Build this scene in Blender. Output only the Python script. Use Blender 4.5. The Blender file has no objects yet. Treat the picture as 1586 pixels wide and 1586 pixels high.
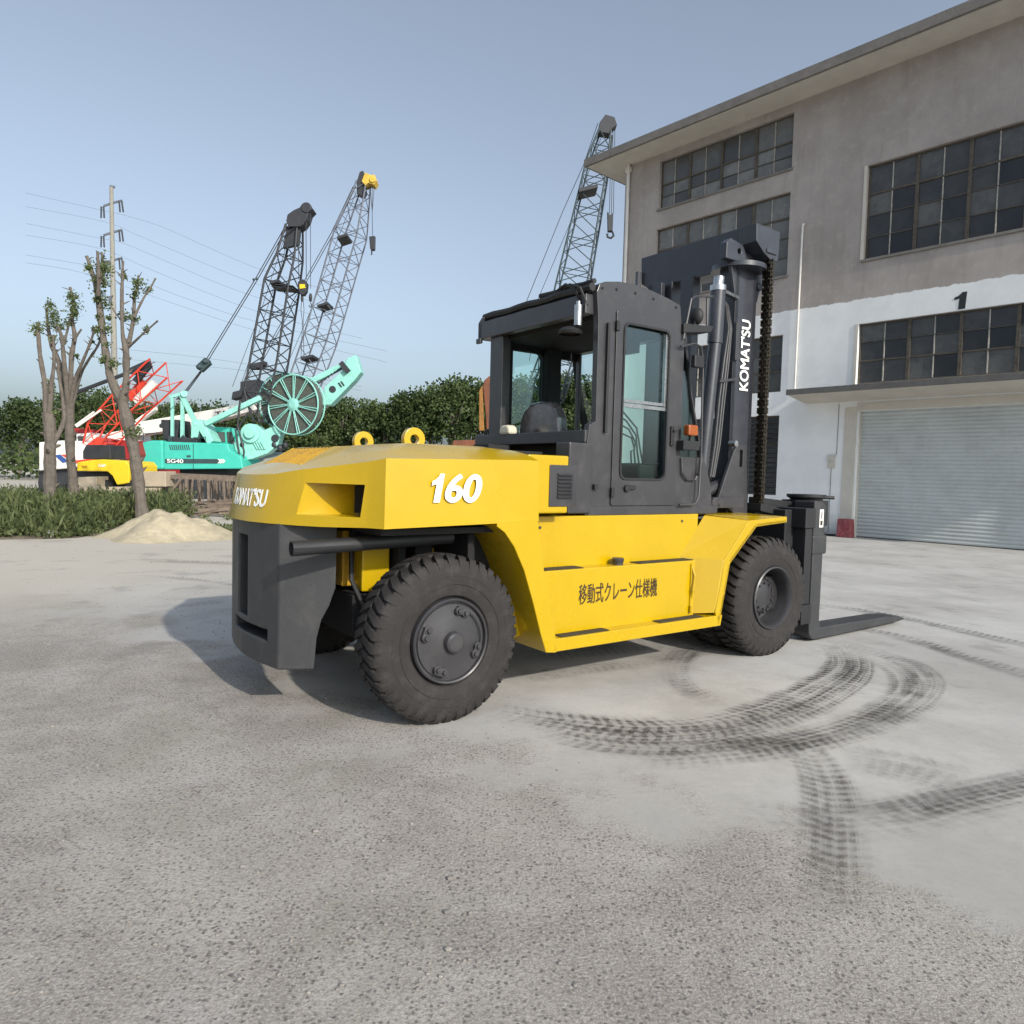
import bpy, bmesh, math, random
import numpy as np
from mathutils import Vector, Matrix
random.seed(7); np.random.seed(7)
scene = bpy.context.scene
COL = scene.collection
R = math.radians
# ------------------------------------------------------------------ camera
PITCH, ROLL, CAMH, FPX = R(3.03), R(1.5), 1.67, 1116.0
_cr, _sr, _cp, _sp = math.cos(ROLL), math.sin(ROLL), math.cos(PITCH), math.sin(PITCH)
cF = Vector((0, _cp, -_sp)); _u = Vector((0, _sp, _cp)); _x = Vector((1, 0, 0))
cX = _x*_cr + _u*_sr; cU = _u*_cr - _x*_sr
cam_d = bpy.data.cameras.new('camera'); cam = bpy.data.objects.new('camera', cam_d); COL.objects.link(cam)
M = Matrix((( cX.x, cU.x, -cF.x, 0), (cX.y, cU.y, -cF.y, 0), (cX.z, cU.z, -cF.z, CAMH), (0, 0, 0, 1)))
cam.matrix_world = M
cam_d.sensor_width = 36; cam_d.lens = 36*FPX/1586; cam_d.clip_end = 3000; cam_d.clip_start = .05
scene.camera = cam
# ------------------------------------------------------------------ truck and sun directions
A = R(35.9)                                     # heading of the forklift
EX = Vector((math.cos(A), math.sin(A), 0)); EY = Vector((-math.sin(A), math.cos(A), 0))
TO = EX*2.45 + EY*5.27                          # ground point under its rear axle
SUN_EL = R(29); sh = (EY*1.0 - EX*0.0).normalized()      # shadows run along sh
sund = Vector((-sh.x*math.cos(SUN_EL), -sh.y*math.cos(SUN_EL), math.sin(SUN_EL)))
sl = bpy.data.lights.new('sun', 'SUN'); so = bpy.data.objects.new('sun', sl); COL.objects.link(so)
sl.energy = 2.75; sl.angle = R(1.2); sl.color = (1, .93, .82)
so.rotation_euler = sund.to_track_quat('Z', 'Y').to_euler(); so.location = (0, -5, 30)
# ------------------------------------------------------------------ sky
SKYSAT, SKYTINT = .50, (1.05, 1.11, 1.13, 1)              # thin summer haze: paler than a clean sky
w = bpy.data.worlds.new('World'); scene.world = w; w.use_nodes = True
nt = w.node_tree; bg = nt.nodes['Background']
sky = nt.nodes.new('ShaderNodeTexSky'); sky.sky_type = 'NISHITA'; sky.sun_disc = False
sky.sun_elevation = SUN_EL; sky.sun_rotation = math.atan2(sund.x, sund.y)
sky.air_density = 1.2; sky.dust_density = 3.5; sky.ozone_density = 6.0; sky.altitude = 0
hsv = nt.nodes.new('ShaderNodeHueSaturation'); hsv.inputs['Saturation'].default_value = SKYSAT; nt.links.new(sky.outputs[0], hsv.inputs['Color'])
tint = nt.nodes.new('ShaderNodeMix'); tint.data_type = 'RGBA'; tint.blend_type = 'MULTIPLY'; tint.inputs[0].default_value = 1; tint.inputs[7].default_value = SKYTINT; nt.links.new(hsv.outputs[0], tint.inputs[6])
nt.links.new(tint.outputs[2], bg.inputs[0]); bg.inputs[1].default_value = 0.113
scene.view_settings.view_transform = 'Standard'; scene.view_settings.look = 'None'
scene.view_settings.exposure = 0.5; scene.view_settings.gamma = 1.0
scene.render.engine = 'CYCLES'
scene.cycles.max_bounces = 8; scene.cycles.transparent_max_bounces = 16

# ------------------------------------------------------------------ pixel rays -> world (1586 px photo)
def ray(px, py): return cF*FPX + cX*(px-793) - cU*(py-794)
CO = Vector((0, 0, CAMH))
def G(px, py, z=0.0):
    d = ray(px, py); return CO + d*((z-CAMH)/d.z)
def PW(px, py, Yd):
    d = ray(px, py); return CO + d*(Yd/d.y)
def LY(px, py, ly):                             # truck frame, plane y = ly -> (x, z)
    d = ray(px, py); n = EY; t = (ly + TO.dot(n) - CO.dot(n))/d.dot(n); p = CO + d*t - TO
    return (p.dot(EX), p.z)
def LX(px, py, lx):                             # truck frame, plane x = lx -> (y, z)
    d = ray(px, py); n = EX; t = (lx + TO.dot(n) - CO.dot(n))/d.dot(n); p = CO + d*t - TO
    return (p.dot(EY), p.z)
def LYs(pts, ly): return [LY(a, b, ly) for a, b in pts]

# ------------------------------------------------------------------ materials
def nodes(m): return m.node_tree.nodes, m.node_tree.links
def newmat(name):
    m = bpy.data.materials.new(name); m.use_nodes = True; return m
def mat(name, col, rough=.5, metal=0, var=.12, scale=3.0, bump=0.0, bscale=60, coat=0, dirt=None, dirt_amt=0, spec=.5, streak=False):
    m = newmat(name); N, L = nodes(m); b = N['Principled BSDF']
    b.inputs['Roughness'].default_value = rough; b.inputs['Metallic'].default_value = metal
    b.inputs['Specular IOR Level'].default_value = spec
    if coat: b.inputs['Coat Weight'].default_value = coat; b.inputs['Coat Roughness'].default_value = .15
    tc = N.new('ShaderNodeTexCoord'); src = tc.outputs['Object']
    if streak:
        mp = N.new('ShaderNodeMapping'); mp.inputs['Scale'].default_value = (1, 1, .15); L.new(src, mp.inputs[0]); src = mp.outputs[0]
    n = N.new('ShaderNodeTexNoise'); n.inputs['Scale'].default_value = scale; n.inputs['Detail'].default_value = 6; n.inputs['Roughness'].default_value = .65
    L.new(src, n.inputs['Vector'])
    mr = N.new('ShaderNodeMapRange'); mr.inputs[1].default_value = .3; mr.inputs[2].default_value = .7
    mr.inputs[3].default_value = 1-var; mr.inputs[4].default_value = 1+var; L.new(n.outputs[0], mr.inputs[0])
    hs = N.new('ShaderNodeHueSaturation'); hs.inputs['Color'].default_value = (*col, 1); L.new(mr.outputs[0], hs.inputs['Value'])
    out = hs.outputs[0]
    if dirt:
        n2 = N.new('ShaderNodeTexNoise'); n2.inputs['Scale'].default_value = scale*2.3; n2.inputs['Detail'].default_value = 8; n2.inputs['Roughness'].default_value = .7
        L.new(src, n2.inputs['Vector'])
        r2 = N.new('ShaderNodeMapRange'); r2.inputs[1].default_value = .5; r2.inputs[2].default_value = .75; r2.inputs[3].default_value = 0; r2.inputs[4].default_value = dirt_amt
        L.new(n2.outputs[0], r2.inputs[0])
        mx = N.new('ShaderNodeMix'); mx.data_type = 'RGBA'; L.new(r2.outputs[0], mx.inputs[0]); L.new(out, mx.inputs[6]); mx.inputs[7].default_value = (*dirt, 1)
        out = mx.outputs[2]
    L.new(out, b.inputs['Base Color'])
    rr = N.new('ShaderNodeMapRange'); rr.inputs[1].default_value = .3; rr.inputs[2].default_value = .7; rr.inputs[3].default_value = max(.02, rough-.08); rr.inputs[4].default_value = min(1, rough+.1)
    L.new(n.outputs[0], rr.inputs[0]); L.new(rr.outputs[0], b.inputs['Roughness'])
    if bump:
        nb = N.new('ShaderNodeTexNoise'); nb.inputs['Scale'].default_value = bscale; nb.inputs['Detail'].default_value = 5
        L.new(tc.outputs['Object'], nb.inputs['Vector'])
        bp = N.new('ShaderNodeBump'); bp.inputs['Strength'].default_value = bump; bp.inputs['Distance'].default_value = .01
        L.new(nb.outputs[0], bp.inputs['Height']); L.new(bp.outputs[0], b.inputs['Normal'])
    return m
def glass(name, tint=(.75, .88, .86), alpha=.25, rough=.02):
    m = newmat(name); N, L = nodes(m); b = N['Principled BSDF']; o = N['Material Output']
    tr = N.new('ShaderNodeBsdfTransparent'); tr.inputs[0].default_value = (*tint, 1)
    gl = N.new('ShaderNodeBsdfGlossy'); gl.inputs[0].default_value = (.9, .95, 1, 1); gl.inputs['Roughness'].default_value = rough
    fr = N.new('ShaderNodeLayerWeight'); fr.inputs[0].default_value = .5
    pw = N.new('ShaderNodeMath'); pw.operation = 'POWER'; pw.inputs[1].default_value = 4; L.new(fr.outputs['Facing'], pw.inputs[0])
    ad = N.new('ShaderNodeMath'); ad.operation = 'MULTIPLY_ADD'; ad.inputs[1].default_value = .7; ad.inputs[2].default_value = .05+alpha*.1; L.new(pw.outputs[0], ad.inputs[0])
    mx = N.new('ShaderNodeMixShader'); L.new(ad.outputs[0], mx.inputs[0]); L.new(tr.outputs[0], mx.inputs[1]); L.new(gl.outputs[0], mx.inputs[2])
    L.new(mx.outputs[0], o.inputs[0]); N.remove(b); return m
YEL = mat('yellow_paint', (.50, .325, .001), .28, var=.04, scale=2.0, coat=.45, dirt=(.36, .24, .03), dirt_amt=.10)
YELI = mat('yellow_paint_dusty', (.45, .25, .006), .5, var=.12, dirt=(.10, .07, .03), dirt_amt=.6)
GRY = mat('charcoal_paint', (.041, .040, .044), .38, var=.07, scale=2.5, coat=.15, dirt=(.14, .13, .12), dirt_amt=.25, bump=.03)
CWG = mat('counterweight_paint', (.036, .037, .040), .5, var=.10, scale=2.2, dirt=(.12, .11, .10), dirt_amt=.3, bump=.15, bscale=35)
NAVY = mat('mast_paint', (.036, .038, .048), .36, var=.08, coat=.2, dirt=(.13, .13, .13), dirt_amt=.2, bump=.03)
BLK = mat('black_rubbery', (.016, .016, .018), .6, var=.2)
DARKIN = mat('dark_interior', (.010, .010, .011), .8, var=.2)  # near-black: shade under the truck and in the cab is in the colour
GREASE = mat('greasy_chain_steel', (.035, .028, .018), .4, metal=.5, var=.4, scale=30)
STEEL = mat('bare_steel', (.45, .45, .45), .25, metal=.9, var=.15, scale=12)
TYRE = mat('tyre_rubber', (.020, .0175, .017), .8, var=.25, scale=5, bump=.3, bscale=50, dirt=(.085, .078, .074), dirt_amt=.35)
WHITE = mat('white_lettering', (.85, .85, .82), .5, var=.02)
INK = mat('black_lettering', (.05, .028, .012), .5, var=.05)
STEP = mat('grip_pad', (.035, .03, .02), .9, var=.3, scale=20, bump=.5, bscale=200, dirt=(.16, .12, .04), dirt_amt=.35)
CREAM = mat('cream_plastic', (.62, .58, .45), .5)
AMBER = mat('amber_lens', (.30, .07, .008), .25, coat=.5)
GLASS = glass('clear_glass', (.80, .93, .90), .3)
SHEET = mat('plastic_wrapped_vinyl', (.11, .095, .095), .16, var=.5, scale=9, coat=.9, bump=.7, bscale=18)

# ------------------------------------------------------------------ mesh builder
OFF = {}
class MB:
    def __init__(s): s.v = []; s.f = []; s.uv = None
    def add(s, vs, fs):
        n = len(s.v); s.v += [tuple(p) for p in vs]; s.f += [tuple(i+n for i in f) for f in fs]; return s
    def box(s, x0, x1, y0, y1, z0, z1):
        if x0 > x1: x0, x1 = x1, x0
        if y0 > y1: y0, y1 = y1, y0
        if z0 > z1: z0, z1 = z1, z0
        vs = [(x, y, z) for x in (x0, x1) for y in (y0, y1) for z in (z0, z1)]
        return s.add(vs, [(0,1,3,2), (4,6,7,5), (0,4,5,1), (2,3,7,6), (0,2,6,4), (1,5,7,3)])
    def prism(s, poly, a, b, axis):
        ar = sum(poly[i][0]*poly[(i+1) % len(poly)][1]-poly[(i+1) % len(poly)][0]*poly[i][1] for i in range(len(poly)))
        if ar < 0: poly = poly[::-1]
        if a > b: a, b = b, a
        def P(u, v, t): return (t, u, v) if axis == 'x' else ((u, t, v) if axis == 'y' else (u, v, t))
        n = len(poly); vs = [P(u, v, a) for u, v in poly] + [P(u, v, b) for u, v in poly]
        fs = [tuple(range(n))[::-1], tuple(range(n, 2*n))] + [(i, (i+1) % n, n+(i+1) % n, n+i) for i in range(n)]
        if axis == 'y': fs = [f[::-1] for f in fs]
        return s.add(vs, fs)
    def beam(s, p, q, w, h=None, up=(0, 0, 1)):
        h = h or w; p, q = Vector(p), Vector(q); d = (q-p).normalized(); up = Vector(up)
        if abs(d.dot(up)) > .97: up = Vector((1, 0, 0))
        a = d.cross(up).normalized()*w/2; b = a.cross(d).normalized()*h/2
        vs = [p-a-b, p+a-b, p+a+b, p-a+b, q-a-b, q+a-b, q+a+b, q-a+b]
        return s.add(vs, [(0,1,2,3), (7,6,5,4), (0,4,5,1), (1,5,6,2), (2,6,7,3), (3,7,4,0)])
    def tube(s, pts, r, n=8, cap=True):
        pts = [Vector(p) for p in pts]; rs = r if isinstance(r, (list, tuple)) else [r]*len(pts)
        d0 = (pts[1]-pts[0]).normalized(); up = Vector((0, 0, 1)) if abs(d0.z) < .9 else Vector((1, 0, 0))
        u = d0.cross(up).normalized(); rings = []
        for i, p in enumerate(pts):
            d = (pts[min(i+1, len(pts)-1)]-pts[max(i-1, 0)]).normalized()
            u = (u - d*u.dot(d)).normalized(); v = d.cross(u)
            rings.append([p + (u*math.cos(2*math.pi*k/n)+v*math.sin(2*math.pi*k/n))*rs[i] for k in range(n)])
        vs = [x for rg in rings for x in rg]; fs = []
        for i in range(len(pts)-1):
            for k in range(n):
                fs.append((i*n+k, i*n+(k+1) % n, (i+1)*n+(k+1) % n, (i+1)*n+k))
        if cap: fs += [tuple(range(n))[::-1], tuple(range((len(pts)-1)*n, len(pts)*n))]
        return s.add(vs, fs)
    def cyl(s, p, q, r, n=20): return s.tube([p, q], r, n)
    def lathe(s, prof, o, ax, n=40):
        o, ax = Vector(o), Vector(ax).normalized(); up = Vector((0, 0, 1)) if abs(ax.z) < .9 else Vector((1, 0, 0))
        u = ax.cross(up).normalized(); v = ax.cross(u); vs = []
        for a, r in prof: vs += [o + ax*a + (u*math.cos(2*math.pi*k/n)+v*math.sin(2*math.pi*k/n))*r for k in range(n)]
        fs = [(i*n+k, i*n+(k+1) % n, (i+1)*n+(k+1) % n, (i+1)*n+k) for i in range(len(prof)-1) for k in range(n)]
        return s.add(vs, fs)
    def sphere(s, c, rx, ry=None, rz=None, n=12, m=8):
        ry = ry or rx; rz = rz or rx; c = Vector(c); vs = []; fs = []
        for i in range(m+1):
            t = math.pi*i/m
            for k in range(n):
                a = 2*math.pi*k/n; vs.append((c.x+rx*math.sin(t)*math.cos(a), c.y+ry*math.sin(t)*math.sin(a), c.z+rz*math.cos(t)))
        for i in range(m):
            for k in range(n): fs.append((i*n+k, (i+1)*n+k, (i+1)*n+(k+1) % n, i*n+(k+1) % n))
        return s.add(vs, fs)
    def build(s, name, m, parent=None, bevel=0, smooth=False, kind=None, segs=2, recalc=True):
        off = OFF.get(parent.name, Vector((0, 0, 0))) if parent else Vector((0, 0, 0))
        me = bpy.data.meshes.new(name)
        me.from_pydata([(a-off.x, b-off.y, c-off.z) for a, b, c in s.v], [], s.f); me.update()
        if recalc:
            b = bmesh.new(); b.from_mesh(me)
            if smooth: bmesh.ops.remove_doubles(b, verts=b.verts, dist=1e-5)
            bmesh.ops.recalc_face_normals(b, faces=b.faces); b.to_mesh(me); b.free()
        me.materials.append(m)
        o = bpy.data.objects.new(name, me); COL.objects.link(o)
        if parent: o.parent = parent; OFF[o.name] = off
        if smooth:
            for p in me.polygons: p.use_smooth = True
            sa = o.modifiers.new('edge', 'EDGE_SPLIT'); sa.split_angle = R(35)
        if bevel:
            bv = o.modifiers.new('bevel', 'BEVEL'); bv.width = bevel; bv.segments = segs; bv.limit_method = 'ANGLE'; bv.angle_limit = R(35)
        if kind: o['kind'] = kind
        return o
def build_each(m, name, *a, **k):
    """one object per separate box or prism of the builder"""
    par = list(range(len(m.v)))
    def find(i):
        while par[i] != i: par[i] = par[par[i]]; i = par[i]
        return i
    for f in m.f:
        for i in f[1:]: par[find(i)] = find(f[0])
    groups = {}
    for f in m.f: groups.setdefault(find(f[0]), []).append(f)
    out = []
    for fs in groups.values():
        ids = sorted({i for f in fs for i in f}); mp = {v: n for n, v in enumerate(ids)}; q = MB(); q.add([m.v[i] for i in ids], [tuple(mp[i] for i in f) for f in fs]); out.append(q.build(name, *a, **k))
    return out
def tag(o, label, cat, group=None):
    o['label'] = label; o['category'] = cat
    if group: o['group'] = group
    return o
def thing(name, label, cat, loc=(0, 0, 0), rz=0, group=None, local=False):
    o = bpy.data.objects.new(name, None); COL.objects.link(o); o.location = loc; o.rotation_euler = (0, 0, rz)
    o.empty_display_size = .2; OFF[o.name] = Vector((0, 0, 0)) if local else Vector(loc)
    return tag(o, label, cat, group)
def text(s, name, o, right, up, width, height, m, parent, shear=0, bold=.0, thick=.004, space=1.0, vb=None):
    """bold: how far the strokes are widened, as a share of the glyph size; stacked copies, each a hair thicker"""
    cu = bpy.data.curves.new('t', 'FONT'); cu.body = s; cu.size = 1; cu.shear = shear; cu.extrude = .5; cu.space_character = space
    to = bpy.data.objects.new('t', cu); COL.objects.link(to); bpy.context.view_layer.update()
    dg = bpy.context.evaluated_depsgraph_get(); me = bpy.data.meshes.new_from_object(to.evaluated_get(dg))
    bpy.data.objects.remove(to); n = len(me.vertices); co = np.empty(n*3); me.vertices.foreach_get('co', co); co = co.reshape(-1, 3)
    fs = [tuple(p.vertices) for p in me.polygons]; vb = bold*.6 if vb is None else vb
    V, F_ = [], []; offs = [(0, 0)] if not bold else [(-bold, 0), (bold, 0), (0, vb), (0, -vb), (-bold*.5, vb*.6), (bold*.5, -vb*.6), (bold*.5, vb*.6), (-bold*.5, -vb*.6)]
    for k, (dx, dy) in enumerate(offs):
        c = co.copy(); c[:, 0] += dx; c[:, 1] += dy; c[:, 2] = np.where(c[:, 2] > 0, 1+.05*k, 0); F_ += [tuple(i+n*k for i in f) for f in fs]; V.append(c)
    co = np.concatenate(V); lo, hi = co.min(0), co.max(0); hi[2] = 1; right, up = Vector(right).normalized(), Vector(up).normalized(); nr = right.cross(up); o = Vector(o)
    off = OFF.get(parent.name, Vector((0, 0, 0))); vs = []
    for c in co:
        a = (c-lo)/(hi-lo); p = o + right*(a[0]-.5)*width + up*(a[1]-.5)*height + nr*(a[2]*thick) - off; vs.append(tuple(p))
    me = bpy.data.meshes.new(name); me.from_pydata(vs, [], F_); me.update(); me.materials.append(m)
    ob = bpy.data.objects.new(name, me); COL.objects.link(ob); ob.parent = parent; OFF[ob.name] = off
    return ob

def digit_one(name, o, right, up, width, height, m, parent, shear=0, thick=.004):
    P = [(.42, 0), (1.0, 0), (1.0, 1), (.60, 1), (.50, .90), (.30, .80), (0, .74), (0, .58), (.42, .64)]
    right, up, o = Vector(right).normalized(), Vector(up).normalized(), Vector(o); nr = right.cross(up); q = MB()
    pts = [o + right*((x-.5)*width + (y-.5)*height*shear) + up*((y-.5)*height) for x, y in P]
    n = len(pts); q.add(pts+[p+nr*thick for p in pts], [tuple(range(n))[::-1], tuple(range(n, 2*n))]+[(i, (i+1) % n, n+(i+1) % n, n+i) for i in range(n)])
    return q.build(name, m, parent)

def pane_mat(name, lo, hi):
    m = newmat(name); N, L = nodes(m); b = N['Principled BSDF']; g = N.new('ShaderNodeNewGeometry'); t = N.new('ShaderNodeTexCoord')
    n = N.new('ShaderNodeTexNoise'); n.inputs['Scale'].default_value = 2.2; n.inputs['Detail'].default_value = 7; n.inputs['Roughness'].default_value = .7; L.new(t.outputs['Object'], n.inputs['Vector'])
    a = N.new('ShaderNodeMath'); a.operation = 'MULTIPLY'; L.new(g.outputs['Random Per Island'], a.inputs[0]); L.new(n.outputs[0], a.inputs[1])
    x = N.new('ShaderNodeMix'); x.data_type = 'RGBA'; x.inputs[6].default_value = (*lo, 1); x.inputs[7].default_value = (*hi, 1)
    r = N.new('ShaderNodeMapRange'); r.inputs[1].default_value = .05; r.inputs[2].default_value = .55; L.new(a.outputs[0], r.inputs[0]); L.new(r.outputs[0], x.inputs[0]); L.new(x.outputs[2], b.inputs['Base Color'])
    q = N.new('ShaderNodeMapRange'); q.inputs[3].default_value = .12; q.inputs[4].default_value = .5; L.new(a.outputs[0], q.inputs[0]); L.new(q.outputs[0], b.inputs['Roughness']); b.inputs['Specular IOR Level'].default_value = .45
    return m
def cut(o, cutters):
    for c in cutters: c.parent = o.parent
    for i, c in enumerate(cutters):
        md = o.modifiers.new('b%d' % i, 'BOOLEAN'); md.operation = 'DIFFERENCE'; md.object = c; md.solver = 'EXACT'
    bpy.context.view_layer.update(); dg = bpy.context.evaluated_depsgraph_get()
    me = bpy.data.meshes.new_from_object(o.evaluated_get(dg)); me.name = o.name
    keep = o.data.materials[0]; o.modifiers.clear(); o.data = me; me.materials.clear(); me.materials.append(keep)
    for p in me.polygons: p.material_index = 0
    for c in cutters: bpy.data.objects.remove(c)
def addbevel(o, wd, segs=2, ang=35):
    bv = o.modifiers.new('bevel', 'BEVEL'); bv.width = wd; bv.segments = segs; bv.limit_method = 'ANGLE'; bv.angle_limit = R(ang)
def copy_tree(o, parent=None):
    c = o.copy(); COL.objects.link(c); OFF[c.name] = OFF.get(o.name, Vector((0, 0, 0)))
    if parent is not None: c.parent = parent
    for ch in [x for x in bpy.data.objects if x.parent == o]: copy_tree(ch, c)
    return c

# =================================================================== FORKLIFT (truck frame: x forward, y to its left, z up)
FL = thing('forklift', 'big yellow forklift with charcoal counterweight, cab and mast, in the foreground', 'forklift', TO, A, local=True)
S = -1.245
# ---- hood
rim = [(-.99, 0, 1.62), (-.975, .25, 1.62), (-.915, .45, 1.63), (-.81, .68, 1.665), (-.70, .84, 1.685), (-.53, 1.10, 1.725), (-.48, 1.215, 1.745), (.56, 1.225, 1.768), (.70, 1.225, 1.768)]
low = [(-1.05, 0, 1.30), (-1.03, .25, 1.30), (-.965, .46, 1.30), (-.85, .69, 1.30), (-.745, .845, 1.30), (-.56, 1.12, 1.31), (-.50, 1.245, 1.31), (.56, 1.245, 1.335), (.70, 1.245, 1.34)]
mid = [(-.75, 0, 1.70), (-.745, .2, 1.70), (-.72, .42, 1.70), (-.66, .56, 1.715), (-.57, .72, 1.75), (-.40, .93, 1.785), (-.32, 1.03, 1.80), (.5, 1.10, 1.815), (.70, 1.10, 1.81)]
pla = [(-.50, 0, 1.83), (-.50, .2, 1.83), (-.50, .42, 1.83), (-.43, .55, 1.835), (-.35, .70, 1.845), (-.26, .84, 1.852), (-.18, .92, 1.858), (.35, .97, 1.858), (.70, .95, 1.838)]
rings = []
for rg in (low, rim, mid, pla):
    full = [(x, -y, z) for x, y, z in rg[::-1]] + rg[1:]
    rings.append(full)
n = len(rings[0]); m = MB(); vs = [p for rg in rings for p in rg]
fs = [(i*n+k, i*n+k+1, (i+1)*n+k+1, (i+1)*n+k) for i in range(3) for k in range(n-1)]
c0 = len(vs); vs += [(.2, 0, 1.31), (.2, 0, 1.86), (.7, 0, 1.5)]
for k in range(n-1): fs.append((c0, k+1, k)); fs.append((c0+1, 3*n+k, 3*n+k+1))
fs.append((c0, 0, n-1)); fs.append((c0+1, 3*n+n-1, 3*n)); fs.append((0, n, 2*n, 3*n, 3*n+n-1, 2*n+n-1, n+n-1, n-1))
m.add(vs, fs); hood = m.build('hood', YEL, FL)
for p in hood.data.polygons: p.use_smooth = True
# recess in both rear corners
for sg in (-1, 1):
    b_, c_ = Vector((-.565, 1.10*sg, 0)), Vector((-.855, .675*sg, 0)); d = (c_-b_); ni = Vector((.825, -.563*sg, 0))
    tl, tr, bl, br = b_+d*.93, b_+d*.02, b_+d*1.0, b_+d*.06
    o_ = -ni*.12; zt, zb = 1.578, 1.372
    vs = []
    for z_, L_, R_ in ((zb, bl, br), (zt, tl, tr)):
        for p in (L_+o_, R_+o_, R_+ni*.34, b_+d*.5+ni*.30, L_+ni*.0): vs.append((p.x, p.y, z_))
    q = MB().add(vs, [(0,1,2,3,4), (9,8,7,6,5)] + [(i, (i+1) % 5, 5+(i+1) % 5, 5+i) for i in range(5)])
    cut(hood, [q.build('c', YEL)])
gc = MB().prism([(-.735, 1.60), (-.735, 1.80), (-.49, 1.90), (-.49, 1.76)], -.42, .42, 'y'); cut(hood, [gc.build('c', YEL)])
for p in hood.data.polygons: p.use_smooth = True
es = hood.modifiers.new('edge', 'EDGE_SPLIT'); es.split_angle = R(24)
gm = MB()
for i in range(12):
    t = (i+.5)/12; y0 = -.42+.84*t
    gm.beam((-.73, y0, 1.692), (-.50, y0, 1.818), .022, .016)
for i in range(4):
    t = (i+.5)/4; gm.beam((-.73+.23*t, -.42, 1.684+.128*t), (-.73+.23*t, .42, 1.684+.128*t), .012, .012)
gm.build('grille', YELI, hood)
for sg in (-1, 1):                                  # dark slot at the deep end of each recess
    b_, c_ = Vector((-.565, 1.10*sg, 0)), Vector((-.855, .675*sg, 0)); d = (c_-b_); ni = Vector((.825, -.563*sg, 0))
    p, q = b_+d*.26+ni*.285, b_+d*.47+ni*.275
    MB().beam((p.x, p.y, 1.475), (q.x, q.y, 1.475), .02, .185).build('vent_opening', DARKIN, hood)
# front shoulder boxes of the hood
for sg in (-1, 1):
    MB().box(.69, 1.07, 1.12*sg, .80*sg, 1.385, 1.815).build('shoulder_box', YEL, FL, bevel=.012)
# lifting lugs
for sg in (-1, 1):
    ml = MB(); o_ = (.11, .45*sg, 1.908)
    nn = 28; R1, R2 = .088, .036; prof = []
    for i in range(nn):
        a = 2*math.pi*i/nn; prof.append((R1*math.sin(a), -R1*math.cos(a)))
    # plate standing fore and aft, hole facing sideways
    ax = Vector((0, 1, 0)); rt = Vector((-1, 0, 0)); vs = []
    for s_ in (-.026, .026):
        for rr in (R1, R2):
            for i in range(nn):
                a = 2*math.pi*i/nn; p = Vector(o_)+ax*s_+rt*rr*math.sin(a)+Vector((0, 0, rr*math.cos(a))); vs.append(tuple(p))
    fs = []
    for i in range(nn):
        j = (i+1) % nn
        fs += [(i, j, nn+j, nn+i), (2*nn+j, 2*nn+i, 3*nn+i, 3*nn+j), (i, 2*nn+i, 2*nn+j, j), (nn+j, 3*nn+j, 3*nn+i, nn+i)]
    ml.add(vs, fs)
    ml.beam(Vector(o_)+Vector((0, 0, -.10)), Vector(o_)+Vector((0, 0, -.03)), .174, .052, up=(0, 1, 0))
    ml.build('lifting_lug', YEL, FL, bevel=.004)
# lettering on the hood
x0, z0 = LY(665, 775, S); x1, z1 = LY(747, 738, S)
xm, zm = (x0+x1)/2, (z0+z1)/2-.005; wd_ = x1-x0
digit_one('lettering', (x0+wd_*.13, S-.001, zm), (1, 0, 0), (0, .02, 1), wd_*.20, .185, WHITE, FL, shear=.20, thick=.0015)
text('60', 'lettering', (x0+wd_*.64, S-.001, zm), (1, 0, 0), (0, .02, 1), wd_*.72, .19, WHITE, FL, shear=.22, bold=.035, thick=.0012)
tx = text("KOMAT'SU", 'lettering', (0, 0, 0), (0, -1, 0), (0, 0, 1), .56, .125, WHITE, FL, shear=.12, bold=.03, thick=.002)
yl = [-.46, -.25, 0, .25, .46]; xl = [-.965, -1.03, -1.05, -1.03, -.965]; xr_ = [-.917, -.975, -.99, -.975, -.917]
for v in tx.data.vertices:
    y, z, e = v.co.y-.135, v.co.z+1.465, -v.co.x; t = (z-1.30)/.322
    v.co = Vector((float(np.interp(y, yl, xl))*(1-t)+float(np.interp(y, yl, xr_))*t-.003-e, y, z))

# ---- counterweight
def cwring(z, xr):
    yf = lambda x: .56+(x+.925)*.52
    half = [(-1.0, 0), (-.992, .15), (-.972, .33), (-.925, .56), (xr, yf(xr)), (xr+.02, .30)]
    return [(x, -y, z) for x, y in half[::-1]] + [(x, y, z) for x, y in half[1:]]
lv = [(1.305, -.59), (.88, -.595), (.76, -.63), (.66, -.675), (.54, -.70), (.33, -.715)]
rg = [cwring(z, xr) for z, xr in lv][::-1]; n = len(rg[0]); m = MB()
m.add([p for r_ in rg for p in r_], [(i*n+k, i*n+(k+1) % n, (i+1)*n+(k+1) % n, (i+1)*n+k) for i in range(len(rg)-1) for k in range(n)] + [tuple(range(n))[::-1], tuple(range((len(rg)-1)*n, len(rg)*n))])
cw = m.build('counterweight', CWG, FL)
cut(cw, [MB().box(-1.1, -.80, -.10, .12, .62, 1.19).build('c', CWG), MB().prism([(-1.1, .50), (-1.1, .575), (-.70, .575), (-.70, .50)], -.42, .22, 'y').build('c', CWG)])
addbevel(cw, .012, 2, 25)
MB().box(-.82, -.79, -.095, .115, .63, 1.18).build('slot_back', DARKIN, cw)
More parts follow.
